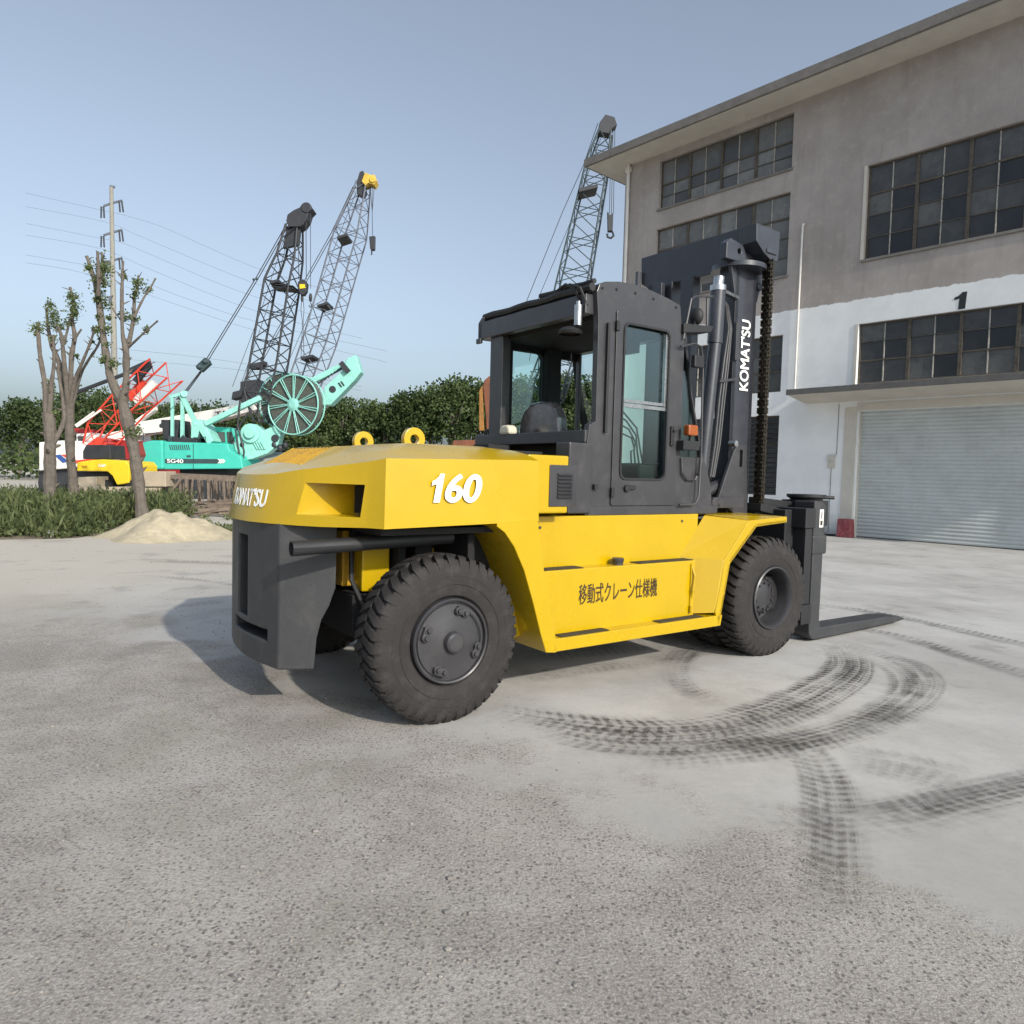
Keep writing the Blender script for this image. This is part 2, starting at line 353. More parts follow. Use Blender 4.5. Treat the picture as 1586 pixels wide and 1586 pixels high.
# ---- exhaust and underbody
xa, za = LY(451, 851, -.93); xb, zb = LY(650, 836, -.93)
m = MB(); m.lathe([(0, .047), (0, .040), (.25, .038)], (xa, -.93, za), (1, 0, 0), 18)
m.lathe([(0, .047), (xb-xa, .047), (xb-xa+.25, .047)], (xa, -.93, za), (1, 0, (zb-za)/(xb-xa)), 18)
m.build('exhaust_pipe', BLK, FL, smooth=True)
MB().box(-.44, 3.3, -.46, .46, .84, 1.24).build('chassis_frame', YELI, FL, bevel=.01)
MB().box(-.45, .55, -1.1, 1.1, 1.255, 1.295).build('deck_plate', DARKIN, FL)
m = MB(); m.box(-.40, .9, -.50, -.47, 1.09, 1.25); m.box(.05, .20, -.62, -.47, .62, 1.25); m.box(-.34, -.28, -.74, -.47, 1.17, 1.25); m.box(.40, .62, -.80, -.47, .70, 1.25); m.build('underbody_dark_piece', DARKIN, FL, bevel=.01)  # dark pieces added to deepen the shade in the gap under the hood
m = MB()
m.box(-.36, -.15, -.62, -.47, .82, 1.17)
m.build('battery_box', YEL, FL, bevel=.01)
m = MB()
m.box(.30, .36, -.95, -.46, .80, 1.24); m.box(-.12, -.06, -.70, -.47, .70, 1.24); m.box(-.14, .16, -.86, .86, .44, .68)
m.cyl((-.3, -.6, .62), (.3, -.6, .58), .05, 12); m.box(-.42, -.30, -.6, .6, .5, .80)
m.build('rear_axle', DARKIN, FL, bevel=.01)
m = MB(); m.tube([(-.35, -.75, .60), (-.2, -.82, .56), (-.02, -.85, .58), (.2, -.8, .62)], .016); m.tube([(-.4, -.52, 1.15), (-.42, -.58, .9), (-.36, -.66, .72), (-.2, -.7, .62)], .018)
m.build('hydraulic_hose', BLK, FL)
MB().box(3.25, 3.85, -1.1, 1.1, .40, .74).build('drive_axle', DARKIN, FL, bevel=.02)
MB().box(1.0, 3.2, -.8, .8, .45, .90).build('belly_tank', DARKIN, FL)

# ---- wheels
def tyre_mb(cx, cy, cz, wd, sg, rr=.555, n=88, lugs=40, rin=.285):
    # axis along y; sg=-1: outer face towards -y
    m = MB(); yo = cy
    prof = [(0.045, rin), (.012, rin+.02), (0.0, rin+.07), (-.004, rin+.12), (.0, rr-.09), (.012, rr-.045), (.035, rr-.018), (wd/2, rr-.012), (wd-.035, rr-.018), (wd-.012, rr-.045), (wd, rr-.09), (wd-.01, rin+.02), (wd-.045, rin)]
    m.lathe(prof, (cx, yo, cz), (0, -sg, 0), n)
    o_, ax = Vector((cx, yo, cz)), Vector((0, -sg, 0))
    def P(ang, a, r): return o_ + ax*a + Vector((math.sin(ang)*r, 0, math.cos(ang)*r))
    st = 2*math.pi/lugs
    for side in (0, 1):
        for i in range(lugs):
            a0 = i*st + side*st*.5; bw = st*.34
            rows = []
            for a, dr, sh_, wk in ((.004, -.060, 0, .9), (.022, -.018, .0, .95), (.045, 0.0, .05, 1), (wd*.30, .004, .35, .95), (wd*.49, .004, .62, .75)):
                aa = a if side == 0 else wd-a; c = a0+sh_*st
                rows.append([P(c-bw*wk, aa, rr+dr-.03), P(c-bw*wk, aa, rr+dr+.006), P(c+bw*wk*.9, aa, rr+dr+.006), P(c+bw*wk*.9, aa, rr+dr-.03)])
            vs = [p for r_ in rows for p in r_]; fs = []
            for j in range(len(rows)-1):
                for k in range(3): fs.append((j*4+k, j*4+k+1, (j+1)*4+k+1, (j+1)*4+k))
            fs += [(0,1,2,3), tuple((len(rows)-1)*4+k for k in (3,2,1,0))]
            m.add(vs, fs)
    for rr_, t_ in ((rin+.095, .006), (rin+.15, .004)):          # moulded sidewall rings
        m.lathe([(-.001, rr_-.006), (-t_, rr_), (-.001, rr_+.006)], o_, ax, n)
    return m
def rear_wheel(sg):
    y = 1.245*sg; wob = -sg
    disc = MB(); o_ = (0, y, .555); ax = (0, -sg, 0)
    disc.lathe([(.05, .286), (.0, .284), (-.010, .276), (-.004, .266), (.024, .262), (.024, .250), (.012, .246), (.004, .16), (-.012, .10), (-.014, .072), (-.055, .066), (-.066, .052), (-.068, 0.001)], (0, y, .557), ax, 56)
    W = disc.build('wheel', GRY, FL, smooth=True)
    tyre_mb(0, y, .557, .33, sg).build('tyre', TYRE, W, smooth=True)
    for a in (20, 112, 205, 290):
        c = MB(); a = R(a)
        for da in (-.13, .13):
            p = Vector((math.sin(a+da)*.205, y, .557+math.cos(a+da)*.205)); ou = Vector((0, sg, 0))
            c.cyl(p-ou*.02, p+ou*.040, .017, 6); c.cyl(p-ou*.01, p+ou*.022, .027, 14)
        p0, p1 = Vector((math.sin(a-.19)*.213, y+sg*.004, .557+math.cos(a-.19)*.213)), Vector((math.sin(a+.19)*.213, y+sg*.004, .557+math.cos(a+.19)*.213))
        c.beam(p0, p1, .03, .05, up=(0, 0, 1) if abs(math.sin(a)) < .7 else (1, 0, 0))
        c.build('wheel_clamp', GRY, W, bevel=.002)
    c = MB(); c.tube([Vector((math.sin(t)*.225, y+sg*.012, .557+math.cos(t)*.225)) for t in np.linspace(R(30), R(100), 12)], .006, 6)
    c.build('air_line', GRY, W)
rear_wheel(-1); rear_wheel(1)
FX = 3.56
def front_wheel(sg):
    y = 1.235*sg; ax = (0, -sg, 0)
    d = MB(); d.lathe([(.05, .300), (-.004, .298), (-.012, .285), (.006, .272), (.05, .262), (.12, .262), (.19, .250), (.20, .17), (.155, .165), (.125, .155), (.10, .10), (.095, .001)], (FX, y, .56), ax, 56)
    W = d.build('wheel', GRY, FL, smooth=True)
    tyre_mb(FX, y, .56, .34, sg, rr=.562).build('tyre', TYRE, W, smooth=True)
    tyre_mb(FX, (1.235-.39)*sg, .56, .34, sg, rr=.562).build('tyre', TYRE, W, smooth=True)
    nb = MB()
    for i in range(20):
        a = 2*math.pi*i/20; p = Vector((FX+math.sin(a)*.178, y-sg*.145, .56+math.cos(a)*.178)); nb.cyl(p-Vector((0, sg*.06, 0)), p+Vector((0, sg*.02, 0)), .013, 6)
    for i in range(10):
        a = 2*math.pi*i/10; p = Vector((FX+math.sin(a)*.125, y-sg*.11, .56+math.cos(a)*.125)); nb.cyl(p, p+Vector((0, sg*.02, 0)), .010, 6)
    nb.build('wheel_nuts', GRY, W)
front_wheel(-1); front_wheel(1)

# ---- side skirts with tank, steps and front mudguard
def skirt(sg):
    f = lambda y: -y*sg if y < 0 else y           # builder works in the right-hand (y<0) side; mirror with sg=+1
    def YY(y): return y if sg < 0 else -y
    Z0 = 1.352
    m = MB()
    rear = [(770, 817), (782, 826), (797, 849), (812, 885), (826, 935), (838, 985), (846, 1012)]
    pr = LYs(rear, S); br = LY(862, 1012, S); mr = LY(860, 975, S); ur = LY(842, 878, S); tr = LY(833, 804, S)
    m.prism(pr + [br, mr, ur, tr, (pr[0][0], tr[1]-.01)], YY(S), YY(-.60), 'y')                     # rear end plate
    xs = br[0]-.02; xe = LY(1116, 970, S)[0]
    m.prism([(xs, .375), (xe, .375), (xe+.02, .47), (xs, .47)], YY(S), YY(-1.0), 'y')               # lower lip and tread
    m.box(xs-.2, 2.75, YY(-.97), YY(-.80), .45, Z0)                                                  # upper panel
    # mudguard: band in the outer plane, arch plate and slanted wall
    out = LYs([(1114, 969), (1123, 920), (1131, 874), (1172, 817), (1219, 810)], S)
    inn = LYs([(1219, 801), (1160, 807), (1122, 869), (1117, 905), (1108, 950)], S)
    m.prism(out+inn, YY(S), YY(S+.03), 'y')
    for i in range(len(out)-1):
        a, b = out[i], out[i+1]; c = (b[0]-.02, b[1]+.03) if i > 1 else (b[0]-.03, b[1]); d_ = (a[0]-.02, a[1]+.03) if i > 1 else (a[0]-.03, a[1])
        m.prism([a, b, c, d_], YY(S), YY(-.45), 'y')
    I = [(1091, 799, -.97), (1053, 862, -.97)]
    ip = [(LY(a, b, c)[0], c, LY(a, b, c)[1]) for a, b, c in I]; ip.append((0, -.97, .465))
    op = [(p[0]-.004, S+.004, p[1]) for p in inn]
    p1, p2, p3 = Vector(ip[1]), Vector(op[2]), Vector(op[4]); pn = (p2-p1).cross(p3-p1); ip[2] = (p1.x-(pn.y*(-.97-p1.y)+pn.z*(.465-p1.z))/pn.x, -.97, .465)
    V = [(a, YY(b), c) for a, b, c in (ip + op)]
    m.add(V, [(0, 4, 5, 1), (0, 3, 4), (1, 5, 7, 2), (5, 6, 7)])
    tp = [(ip[0][0], YY(-.97), 1.345), (op[1][0], YY(S+.002), op[1][2]), (op[0][0], YY(S+.002), op[0][2]), (op[0][0], YY(-.5), op[0][2]+.01), (ip[0][0]-.3, YY(-.5), 1.345), (ip[0][0]-.3, YY(-.97), 1.345)]
    m.add(tp, [(0,1,2,3,4,5)])
    sk = m.build('side_skirt', YEL, FL)
    addbevel(sk, .006, 2, 30)
    t = MB(); xt = LY(1077, 870, -1.12)[0]
    t.box(xs-.03, xt, YY(-1.12), YY(-.96), .40, .955)
    tk = t.build('fuel_tank', YEL, FL, bevel=.008)
    p = MB()
    for a, b in (((843, 879), (893, 879)), ((990, 866), (1062, 866))):
        p.box(LY(*a, -1.10)[0]+.01, LY(*b, -1.02)[0], YY(-1.105), YY(-.985), .9555, .9615)
    build_each(p, 'step_pad', STEP, tk)
    p = MB()
    for a, b in (((866, 975), (935, 972)), ((1020, 953), (1080, 949))):
        p.box(LY(*a, -1.2)[0], LY(*b, -1.16)[0], YY(-1.225), YY(-1.135), .4705, .4765)
    build_each(p, 'step_pad', STEP, sk)
    c = MB(); xc, zc = LY(957, 866, -1.05); c.cyl((xc, YY(-1.05), .955), (xc, YY(-1.05), 1.01), .044, 24); c.lathe([(0, .046), (.006, .050), (.03, .050), (.036, .044)], (xc, YY(-1.05), .975), (0, 0, 1), 24)
    c.build('fuel_cap', GRY, tk, smooth=True)
    h = MB(); hx = xt-.03
    h.box(hx-.035, hx+.005, YY(-1.135), YY(-1.115), .50, .93); h.tube([(hx-.02, YY(-1.13), .90), (hx-.012, YY(-1.155), .82), (hx-.03, YY(-1.155), .70), (hx-.02, YY(-1.13), .62)], .010, 6); h.cyl((hx-.03, YY(-1.14), .56), (hx-.03, YY(-1.14), .50), .012)
    h.build('bracket', YEL, tk, bevel=.003)
    bt = MB()
    for a in ((836, 818), (1056, 808)):
        bx, bz = LY(*a, -.97); bt.cyl((bx, YY(-.965), bz), (bx, YY(-.978), bz), .011, 8)
    build_each(bt, 'bolt', GRY, sk)
    return sk
sk = skirt(-1); skirt(1)
x0, z0 = LY(896, 932, -1.12); x1, z1 = LY(1018, 896, -1.12)
text('移動式クレーン仕様機', 'lettering', ((x0+x1)/2, -1.121, (LY(957, 916, -1.12)[1])), (1, 0, 0), (0, 0, 1), x1-x0, .158, INK, FL, bold=.012, thick=.002)
# ---- louvred box
lx0, lx1 = LY(852, 740, -1.13)[0], LY(895, 740, -1.13)[0]
lb = MB().box(lx0, lx1, -1.13, -.98, 1.435, 1.745).build('louvre_box', GRY, FL, bevel=.006)
m = MB()
for i in range(7):
    z = 1.50+i*.028; m.prism([(-1.131, z), (-1.131, z+.017), (-1.152, z+.001)], lx0+.07, lx1-.055, 'x')
m.build('louvre', GRY, lb)
# ---- cab
CY0 = -.95
def rrect(x0, x1, z0, z1, r, n=5):
    o = []
    for cx, cz, a in ((x1-r, z1-r, 0), (x0+r, z1-r, 90), (x0+r, z0+r, 180), (x1-r, z0+r, 270)):
        for i in range(n+1):
            t = R(a+90*i/n); o.append((cx+r*math.cos(t), cz+r*math.sin(t)))
    return o
side = LYs([(906, 799), (909, 690), (913, 658), (923, 653), (927, 500), (925, 452), (929, 441), (938, 437), (960, 437), (985, 442), (1010, 451), (1035, 463), (1054, 474)], CY0)
fr_ = LYs([(1056, 505), (1062, 512)], CY0); 
cabp = side + fr_ + [(2.52, 2.94), (2.62, 2.45), (2.80, 1.90), (2.93, 1.62), (2.97, 1.36)]
cab = MB().prism(cabp, CY0, CY0+.06, 'y').build('cab', GRY, FL)
winR = rrect(1.745, 2.30, 1.645, 2.935, .06)
frw = [(2.50, 1.86), (2.50, 2.84), (2.535, 2.84), (2.62, 2.40), (2.76, 1.96), (2.785, 1.86)]
cut(cab, [MB().prism(winR, CY0-.1, CY0+.1, 'y').build('c', GRY), MB().prism(frw, CY0-.1, CY0+.1, 'y').build('c', GRY)])
addbevel(cab, .008, 2, 35)
def cpart(name, mm=None, **k):
    return mm.build(name, k.pop('m', GRY), cab, **k)
# far side and floor
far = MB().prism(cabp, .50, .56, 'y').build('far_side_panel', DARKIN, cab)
cut(far, [MB().prism(rrect(1.66, 2.07, 2.02, 2.88, .06), .4, .7, 'y').build('c', GRY), MB().prism([(2.25, 1.88), (2.25, 2.86), (2.50, 2.86), (2.59, 2.40), (2.73, 1.96), (2.75, 1.88)], .4, .7, 'y').build('c', GRY)])
b = MB(); b.box(1.42, 3.03, CY0-.012, .56, 1.352, 1.425); cpart('floor_sill', b, bevel=.006)
b = MB(); b.box(1.46, 2.95, CY0+.06, .5, 1.425, 1.50); cpart('cab_floor', b, m=DARKIN)
# roof
arc = LYs([(925, 452), (929, 441), (938, 437), (960, 437), (985, 442), (1010, 451), (1035, 463), (1054, 474)], CY0)
roofp = arc + [(arc[-1][0], arc[-1][1]-.10), (1.50, 3.00)]
b = MB(); b.prism(roofp, CY0+.055, .505, 'y'); cpart('roof', b, bevel=.006)
b = MB(); b.box(1.50, 2.42, CY0+.07, .49, 2.93, 2.99); cpart('headliner', b, m=DARKIN)
b = MB(); b.box(1.38, 1.47, -.90, .66, 2.955, 3.115)
b.prism([(.66, 2.955), (.66, 3.115), (.60, 3.16), (.56, 3.16), (.60, 2.955)], 1.38, 1.47, 'x')
b.box(1.47, 2.3, .50, .66, 2.955, 3.05); b.box(1.37, 1.40, .60, .68, 2.915, 2.965)
cpart('rear_roof_beam', b, bevel=.008)
b = MB()
ys = np.linspace(.60, -.93, 12)
b.tube([(1.42, y, 3.165+.006*math.sin(i*1.7)) for i, y in enumerate(ys)], .034, 8)
b.tube([(1.44, y, 3.215+.006*math.sin(i*2.3+1)) for i, y in enumerate(ys[6:])], .022, 8)
b.tube([(1.44, -.42, 3.21), (1.40, -.62, 3.24), (1.36, -.78, 3.17), (1.37, -.84, 3.05), (1.36, -.80, 2.95)], .011, 6)
b.tube([(1.45, -.5, 3.22), (1.38, -.70, 3.22), (1.35, -.86, 3.16), (1.40, -.9, 3.02)], .011, 6)
cpart('wiring_loom', b, m=BLK)
b = MB(); b.cyl((1.34, -.86, 2.86), (1.34, -.86, 3.02), .032, 18); b.cyl((1.34, -.86, 3.02), (1.34, -.86, 3.05), .018, 12); cpart('warning_horn', b, m=STEEL, smooth=True)
b = MB(); b.lathe([(0, .09), (.02, .10), (.05, .07), (.05, .001)], (1.33, -.78, 2.80), (0, 0, 1), 24); cpart('rear_lamp', b, m=BLK, smooth=True)
# far rear post, rear sill and panel under it
b = MB(); b.box(1.42, 1.52, .30, .50, 2.02, 2.96); b.box(1.52, 1.56, .45, .50, 2.02, 2.96); cpart('rear_post', b, bevel=.01)
b = MB(); b.box(1.525, 1.66, .45, .499, 1.95, 2.96); b.box(2.07, 2.24, .42, .499, 1.60, 2.96); cpart('post_shade_box', b, m=DARKIN, bevel=.01)  # dark boxes over the posts, the cab's inner shade painted in
b = MB(); b.box(1.38, 1.50, -.94, .67, 1.935, 2.035); cpart('rear_sill', b, bevel=.006)
b = MB(); b.box(1.50, 1.54, -.92, .52, 1.40, 1.95); cpart('rear_panel', b, m=DARKIN)
b = MB(); b.box(1.20, 1.44, -.97, -.80, 1.37, 1.93); cpart('corner_panel', b, bevel=.01)
b = MB(); b.box(1.16, 1.40, .1, .35, 1.86, 1.93); b.box(.9, 1.3, -.5, .6, 1.80, 1.86); cpart('duct', b, m=BLK)
ax_, az_ = LX(772, 660, 1.30); b = MB(); b.prism([(ax_-.08, 2.03), (ax_+.08, 2.03), (ax_+.08, 2.085), (ax_+.045, 2.115), (ax_-.05, 2.115), (ax_-.08, 2.08)], 1.36, 1.46, 'x'); cpart('air_cap', b, m=CREAM, bevel=.02)
# windshield and far frame pieces
b = MB(); b.box(2.50, 2.53, .44, .50, 1.6, 2.98); b.box(2.40, 2.50, -.89, .5, 1.5, 1.80); b.box(2.44, 2.56, -.89, .5, 2.92, 3.0); b.box(2.43, 2.50, CY0+.06, CY0+.14, 1.5, 3.0); cpart('front_frame', b, m=GRY, bevel=.01)
b = MB()
gp = [(2.50, 2.95), (2.60, 2.45), (2.78, 1.90), (2.92, 1.60)]
for i in range(3):
    (a, c), (e, g) = gp[i], gp[i+1]; b.add([(a, -.90, c), (a, .5, c), (e, .5, g), (e, -.90, g)], [(0,1,2,3)])
ws = cpart('windshield', b, m=GLASS)
b = MB().prism(winR, CY0+.02, CY0+.026, 'y'); 
door = MB().prism(rrect(1.665, 2.435, 1.43, 3.015, .02), CY0-.014, CY0-.001, 'y').build('door', GRY, FL)
cut(door, [MB().prism(rrect(1.755, 2.29, 1.655, 2.925, .06), CY0-.1, CY0+.1, 'y').build('c', GRY)]); addbevel(door, .004)
b.build('door_glass', GLASS, door)
b = MB(); o1, o2 = rrect(1.745, 2.30, 1.645, 2.935, .065), rrect(1.762, 2.283, 1.662, 2.918, .055); k = len(o1)
for y_ in (CY0-.024, CY0-.002): b.add([(p[0], y_, p[1]) for p in o1]+[(p[0], y_, p[1]) for p in o2], [(i, (i+1) % k, k+(i+1) % k, k+i) for i in range(k)])
b.add([(p[0], CY0-.024, p[1]) for p in o1]+[(p[0], CY0-.002, p[1]) for p in o1], [(i, (i+1) % k, k+(i+1) % k, k+i) for i in range(k)])
b.add([(p[0], CY0-.024, p[1]) for p in o2]+[(p[0], CY0-.002, p[1]) for p in o2], [(i, (i+1) % k, k+(i+1) % k, k+i) for i in range(k)])
b.build('window_seal', BLK, door)
b = MB(); b.box(1.76, 2.285, CY0-.012, CY0+.012, 2.245, 2.275); b.box(1.76, 2.285, CY0-.006, CY0+.03, 2.285, 2.31); b.box(2.255, 2.285, CY0-.01, CY0+.02, 2.28, 2.9); b.build('window_bar', STEEL, door)
b = MB(); b.box(2.34, 2.38, CY0-.032, CY0-.012, 1.95, 2.12); b.box(2.355, 2.40, CY0-.05, CY0-.03, 2.07, 2.09); b.build('handle', BLK, door, bevel=.004)
b = MB(); b.cyl((1.83, CY0-.02, 1.575), (1.83, CY0-.04, 1.575), .03, 14); b.box(1.86, 1.93, CY0-.035, CY0-.015, 1.565, 1.60); b.box(1.655, 1.69, CY0-.03, CY0-.01, 2.85, 2.93); b.box(1.655, 1.69, CY0-.03, CY0-.01, 1.5, 1.58); b.build('door_hardware', BLK, door, bevel=.003)
MB().prism(frw, CY0+.02, CY0+.026, 'y').build('side_glass', GLASS, cab)
MB().prism(rrect(1.66, 2.07, 2.02, 2.88, .06), .52, .526, 'y').build('side_glass', GLASS, cab)
b = MB(); b.box(1.56, 1.585, CY0-.03, CY0-.008, 2.02, 2.90); cpart('grab_bar', b, m=BLK, bevel=.004)
b = MB()
for px, py in ((933, 447), (955, 449), (984, 455), (1012, 464), (1047, 477)):
    xx, zz = LY(px, py, CY0); b.cyl((xx, CY0-.01, zz), (xx, CY0+.01, zz), .010, 8)
xx, zz = LY(920, 755, CY0); b.box(xx-.02, xx+.02, CY0-.03, CY0, zz-.02, zz+.02)
build_each(b, 'bolt', BLK, cab)
# interior
b = MB(); sp_ = [(-.31, 1.84), (-.33, 2.05), (-.31, 2.18), (-.26, 2.27), (-.17, 2.325), (-.03, 2.34), (.11, 2.325), (.20, 2.27), (.25, 2.18), (.27, 2.05), (.25, 1.84)]; b.prism(sp_, 1.60, 1.74, 'x'); st_ = b.build('seat_back', SHEET, FL, bevel=.045, segs=4)
MB().box(1.66, 2.12, -.33, .27, 1.74, 1.88).build('seat_cushion', SHEET, st_, bevel=.05, segs=4)
b = MB(); b.lathe([(0, .16)], (0, 0, 0), (0, 0, 1)); b = MB()
cc = Vector((2.22, -.20, 2.12)); axx = Vector((-.6, 0, .8)).normalized(); u_ = Vector((0, 1, 0)); v_ = axx.cross(u_)
b.tube([cc+u_*.2*math.cos(t)+v_*.2*math.sin(t) for t in np.linspace(0, 2*math.pi, 33)], .014, 8); b.cyl(cc, cc-axx*.5, .03, 10); b.beam(cc-u_*.19, cc+u_*.19, .03, .01)
b.build('steering_wheel', BLK, cab)
b = MB()
for i in range(4):
    P_ = [(956+i*2, 630+i*14), (966+i*4, 640+i*13), (986-i*1, 664+i*11), (992-i*5, 700), (996-i*6, 722)]
    b.tube([(LY(p_, q_, -.70)[0], -.70, LY(p_, q_, -.70)[1]) for p_, q_ in P_], .008, 6)
b.build('control_lever', BLK, cab)
b = MB(); b.box(2.10, 2.42, -.85, .4, 1.5, 1.78); b.box(1.55, 1.60, -.85, .4, 1.5, 1.9); b.build('dashboard', DARKIN, cab, bevel=.02)
b = MB(); b.box(2.30, 2.36, -.55, -.35, 2.80, 2.90); b.box(2.33, 2.35, -.50, -.47, 2.86, 3.0); b.build('rear_view_mirror', BLK, cab, bevel=.008)
# lamp on the front corner, mirror arm, indicator
b = MB(); hx, hz = LY(1073, 512, -.95); b.prism([(2.44, hz-.05), (2.80, hz+.0), (2.84, hz+.06), (2.44, hz+.03)], -.99, -.80, 'y'); cpart('lamp_bracket', b, m=BLK, bevel=.005)
b = MB(); b.sphere((2.66, -.93, hz+.13), .05, .075, .08, 16, 10); b.box(2.62, 2.66, -.95, -.91, hz+.02, hz+.10); b.build('work_lamp', BLK, cab, smooth=True)
b = MB(); b.tube([(2.46, -.97, hz-.1), (2.52, -.99, hz+.25), (2.60, -.97, hz+.29), (2.85, -.96, hz+.33)], .010, 6); b.tube([(2.78, -.95, hz+.33), (2.79, -.95, hz+.05)], .012, 6); cpart('lamp_stay', b)
b = MB(); P_ = [(1054, 538), (1076, 533), (1086, 538), (1089, 560), (1088, 600), (1086, 700), (1082, 770), (1076, 782), (1052, 783)]
b.tube([(LY(a, c, -1.0)[0], -1.0, LY(a, c, -1.0)[1]) for a, c in P_], .010, 8); cpart('grab_rail', b, smooth=True)
b = MB(); mx_, mz_ = LY(1084, 563, -1.02); b.box(mx_-.10, mx_+.03, -1.05, -1.0, mz_-.05, mz_+.06); cpart('mirror', b, m=BLK, bevel=.012)
ix, iz = LY(1069, 668, -1.03); b = MB(); b.box(ix-.06, ix+.065, -1.07, -1.0, iz-.045, iz+.05); cpart('indicator_lamp', b, m=AMBER, bevel=.015)
b = MB(); b.box(ix-.10, ix+.11, -1.05, -.97, iz-.17, iz-.09); b.cyl((ix+.01, -1.03, iz-.1), (ix+.01, -1.03, iz-.04), .015); cpart('lamp_mount', b, m=BLK, bevel=.004)
bx_ = MB(); bx_.tube([(2.50, -.965, 1.85), (2.51, -.97, 1.72), (2.57, -.975, 1.66), (2.68, -.975, 1.66), (2.75, -.97, 1.74), (2.77, -.965, 1.85)], .010, 6); cpart('cable', bx_, m=GRY)

# ---- mast
mast = MB()
for sg in (-1, 1):
    o2 = 0 if sg < 0 else -.22; zt_ = 3.92 if sg < 0 else 3.80; mast.box(3.50, 3.84, .70*sg+o2, .62*sg+o2, .32, zt_); mast.box(3.50, 3.56, .70*sg+o2, .50*sg+o2, .32, zt_); mast.box(3.78, 3.84, .70*sg+o2, .50*sg+o2, .32, zt_)
mo = mast.build('mast', NAVY, FL, bevel=.006)
b = MB()
for sg in (-1, 1): o2 = 0 if sg < 0 else -.22; b.box(3.60, 3.74, .60*sg+o2, .44*sg+o2, .5, 3.82)
b.box(3.60, 3.72, -.07, .10, .5, 3.82)
build_each(b, 'inner_mast_rail', NAVY, mo, bevel=.006)
bp = [LX(a, c, 3.62) for a, c in ((993, 401), (1172, 346), (1172, 374), (1150, 380), (1128, 400), (1112, 423), (1004, 448), (993, 441))]
b = MB(); b.prism(bp, 3.62, 3.90, 'x'); b.build('top_beam', NAVY, mo, bevel=.008)
yq = bp[1][0]; ep = [LY(a, c, yq-.02) for a, c in ((1172, 346), (1209, 361), (1205, 406), (1194, 404), (1183, 392), (1172, 374))]
b = MB(); b.prism(ep, yq-.02, yq+.18, 'y'); b.box(ep[1][0]-.22, ep[1][0]-.06, yq-.035, yq-.015, ep[1][1]-.24, ep[1][1]-.20); b.build('chain_guard', NAVY, mo, bevel=.006)
b = MB(); dz = LY(1133, 418, -.62)[1]; b.lathe([(0, .001), (0, .27), (.045, .27), (.045, .001)], (3.66, -.60, dz), (0, 0, 1), 40); b.build('top_flange', NAVY, mo, smooth=True)
b = MB(); l0, l1 = LY(1122, 408, -.72)[0], LY(1152, 408, -.72)[0]; lo_ = MB().prism([(l0, dz+.04), (l1, dz+.04), (l1, dz+.14), (l1-.05, dz+.21), (l0+.06, dz+.24), (l0, dz+.19)], -.74, -.66, 'y').build('lug_plate', NAVY, mo)
cut(lo_, [MB().cyl(((l0+l1)/2+.05, -.9, dz+.14), ((l0+l1)/2+.05, -.5, dz+.14), .028, 16).build('c', NAVY)]); addbevel(lo_, .006)
b = MB(); b.prism([(3.50, 3.45), (3.50, dz), (3.42, dz)], -.70, -.66, 'y'); b.prism([(3.84, 3.45), (3.84, dz), (3.95, dz)], -.70, -.66, 'y'); b.cyl((3.87, -.72, 3.62), (3.87, -.60, 3.62), .04, 14); build_each(b, 'gusset', NAVY, mo, bevel=.005)
ca, cb, cm = LY(1112, 452, -.82), LY(1084, 745, -.82), LY(1107, 533, -.82)
b = MB(); b.tube([(ca[0], -.82, ca[1]), (cm[0], -.82, cm[1])], .070, 20); b.tube([(cm[0], -.82, cm[1]), (cb[0], -.82, cb[1]-.1)], .060, 20); b.build('lift_cylinder', NAVY, mo, smooth=True)
b = MB(); b.cyl((ca[0], -.82, ca[1]), (ca[0], -.82, ca[1]+.05), .076, 20); b.cyl((ca[0], -.82, ca[1]+.05), (ca[0]+.01, -.82, ca[1]+.13), .05, 16); b.beam((ca[0], -.80, ca[1]+.03), (3.52, -.70, ca[1]+.03), .05, .03); b.build('cylinder_cap', STEEL, mo, smooth=True)
b = MB()
for off_, r_ in ((14, .012), (22, .014), (29, .010)):
    P_ = [(1112+off_*.3, 466), (1120+off_*.25, 474), (1124+off_*.3, 510), (1114+off_*.5, 560), (1106+off_*.55, 620), (1100+off_*.5, 690), (1094+off_*.4, 740)]
    b.tube([(LY(a, c, -.80)[0], -.80, LY(a, c, -.80)[1]) for a, c in P_], r_, 8)
b.build('hydraulic_hose', GRY, mo, smooth=True)
b = MB(); q0, q1 = LY(1108, 592, -.80), LY(1142, 588, -.74); b.beam((q0[0], -.84, q0[1]), (q1[0], -.74, q1[1]), .03, .025); q0, q1 = LY(1140, 500, -.72), LY(1146, 560, -.72); b.box(q0[0], q0[0]+.05, -.73, -.70, q1[1], q0[1]); b.build('hose_clamp', GRY, mo, bevel=.003)
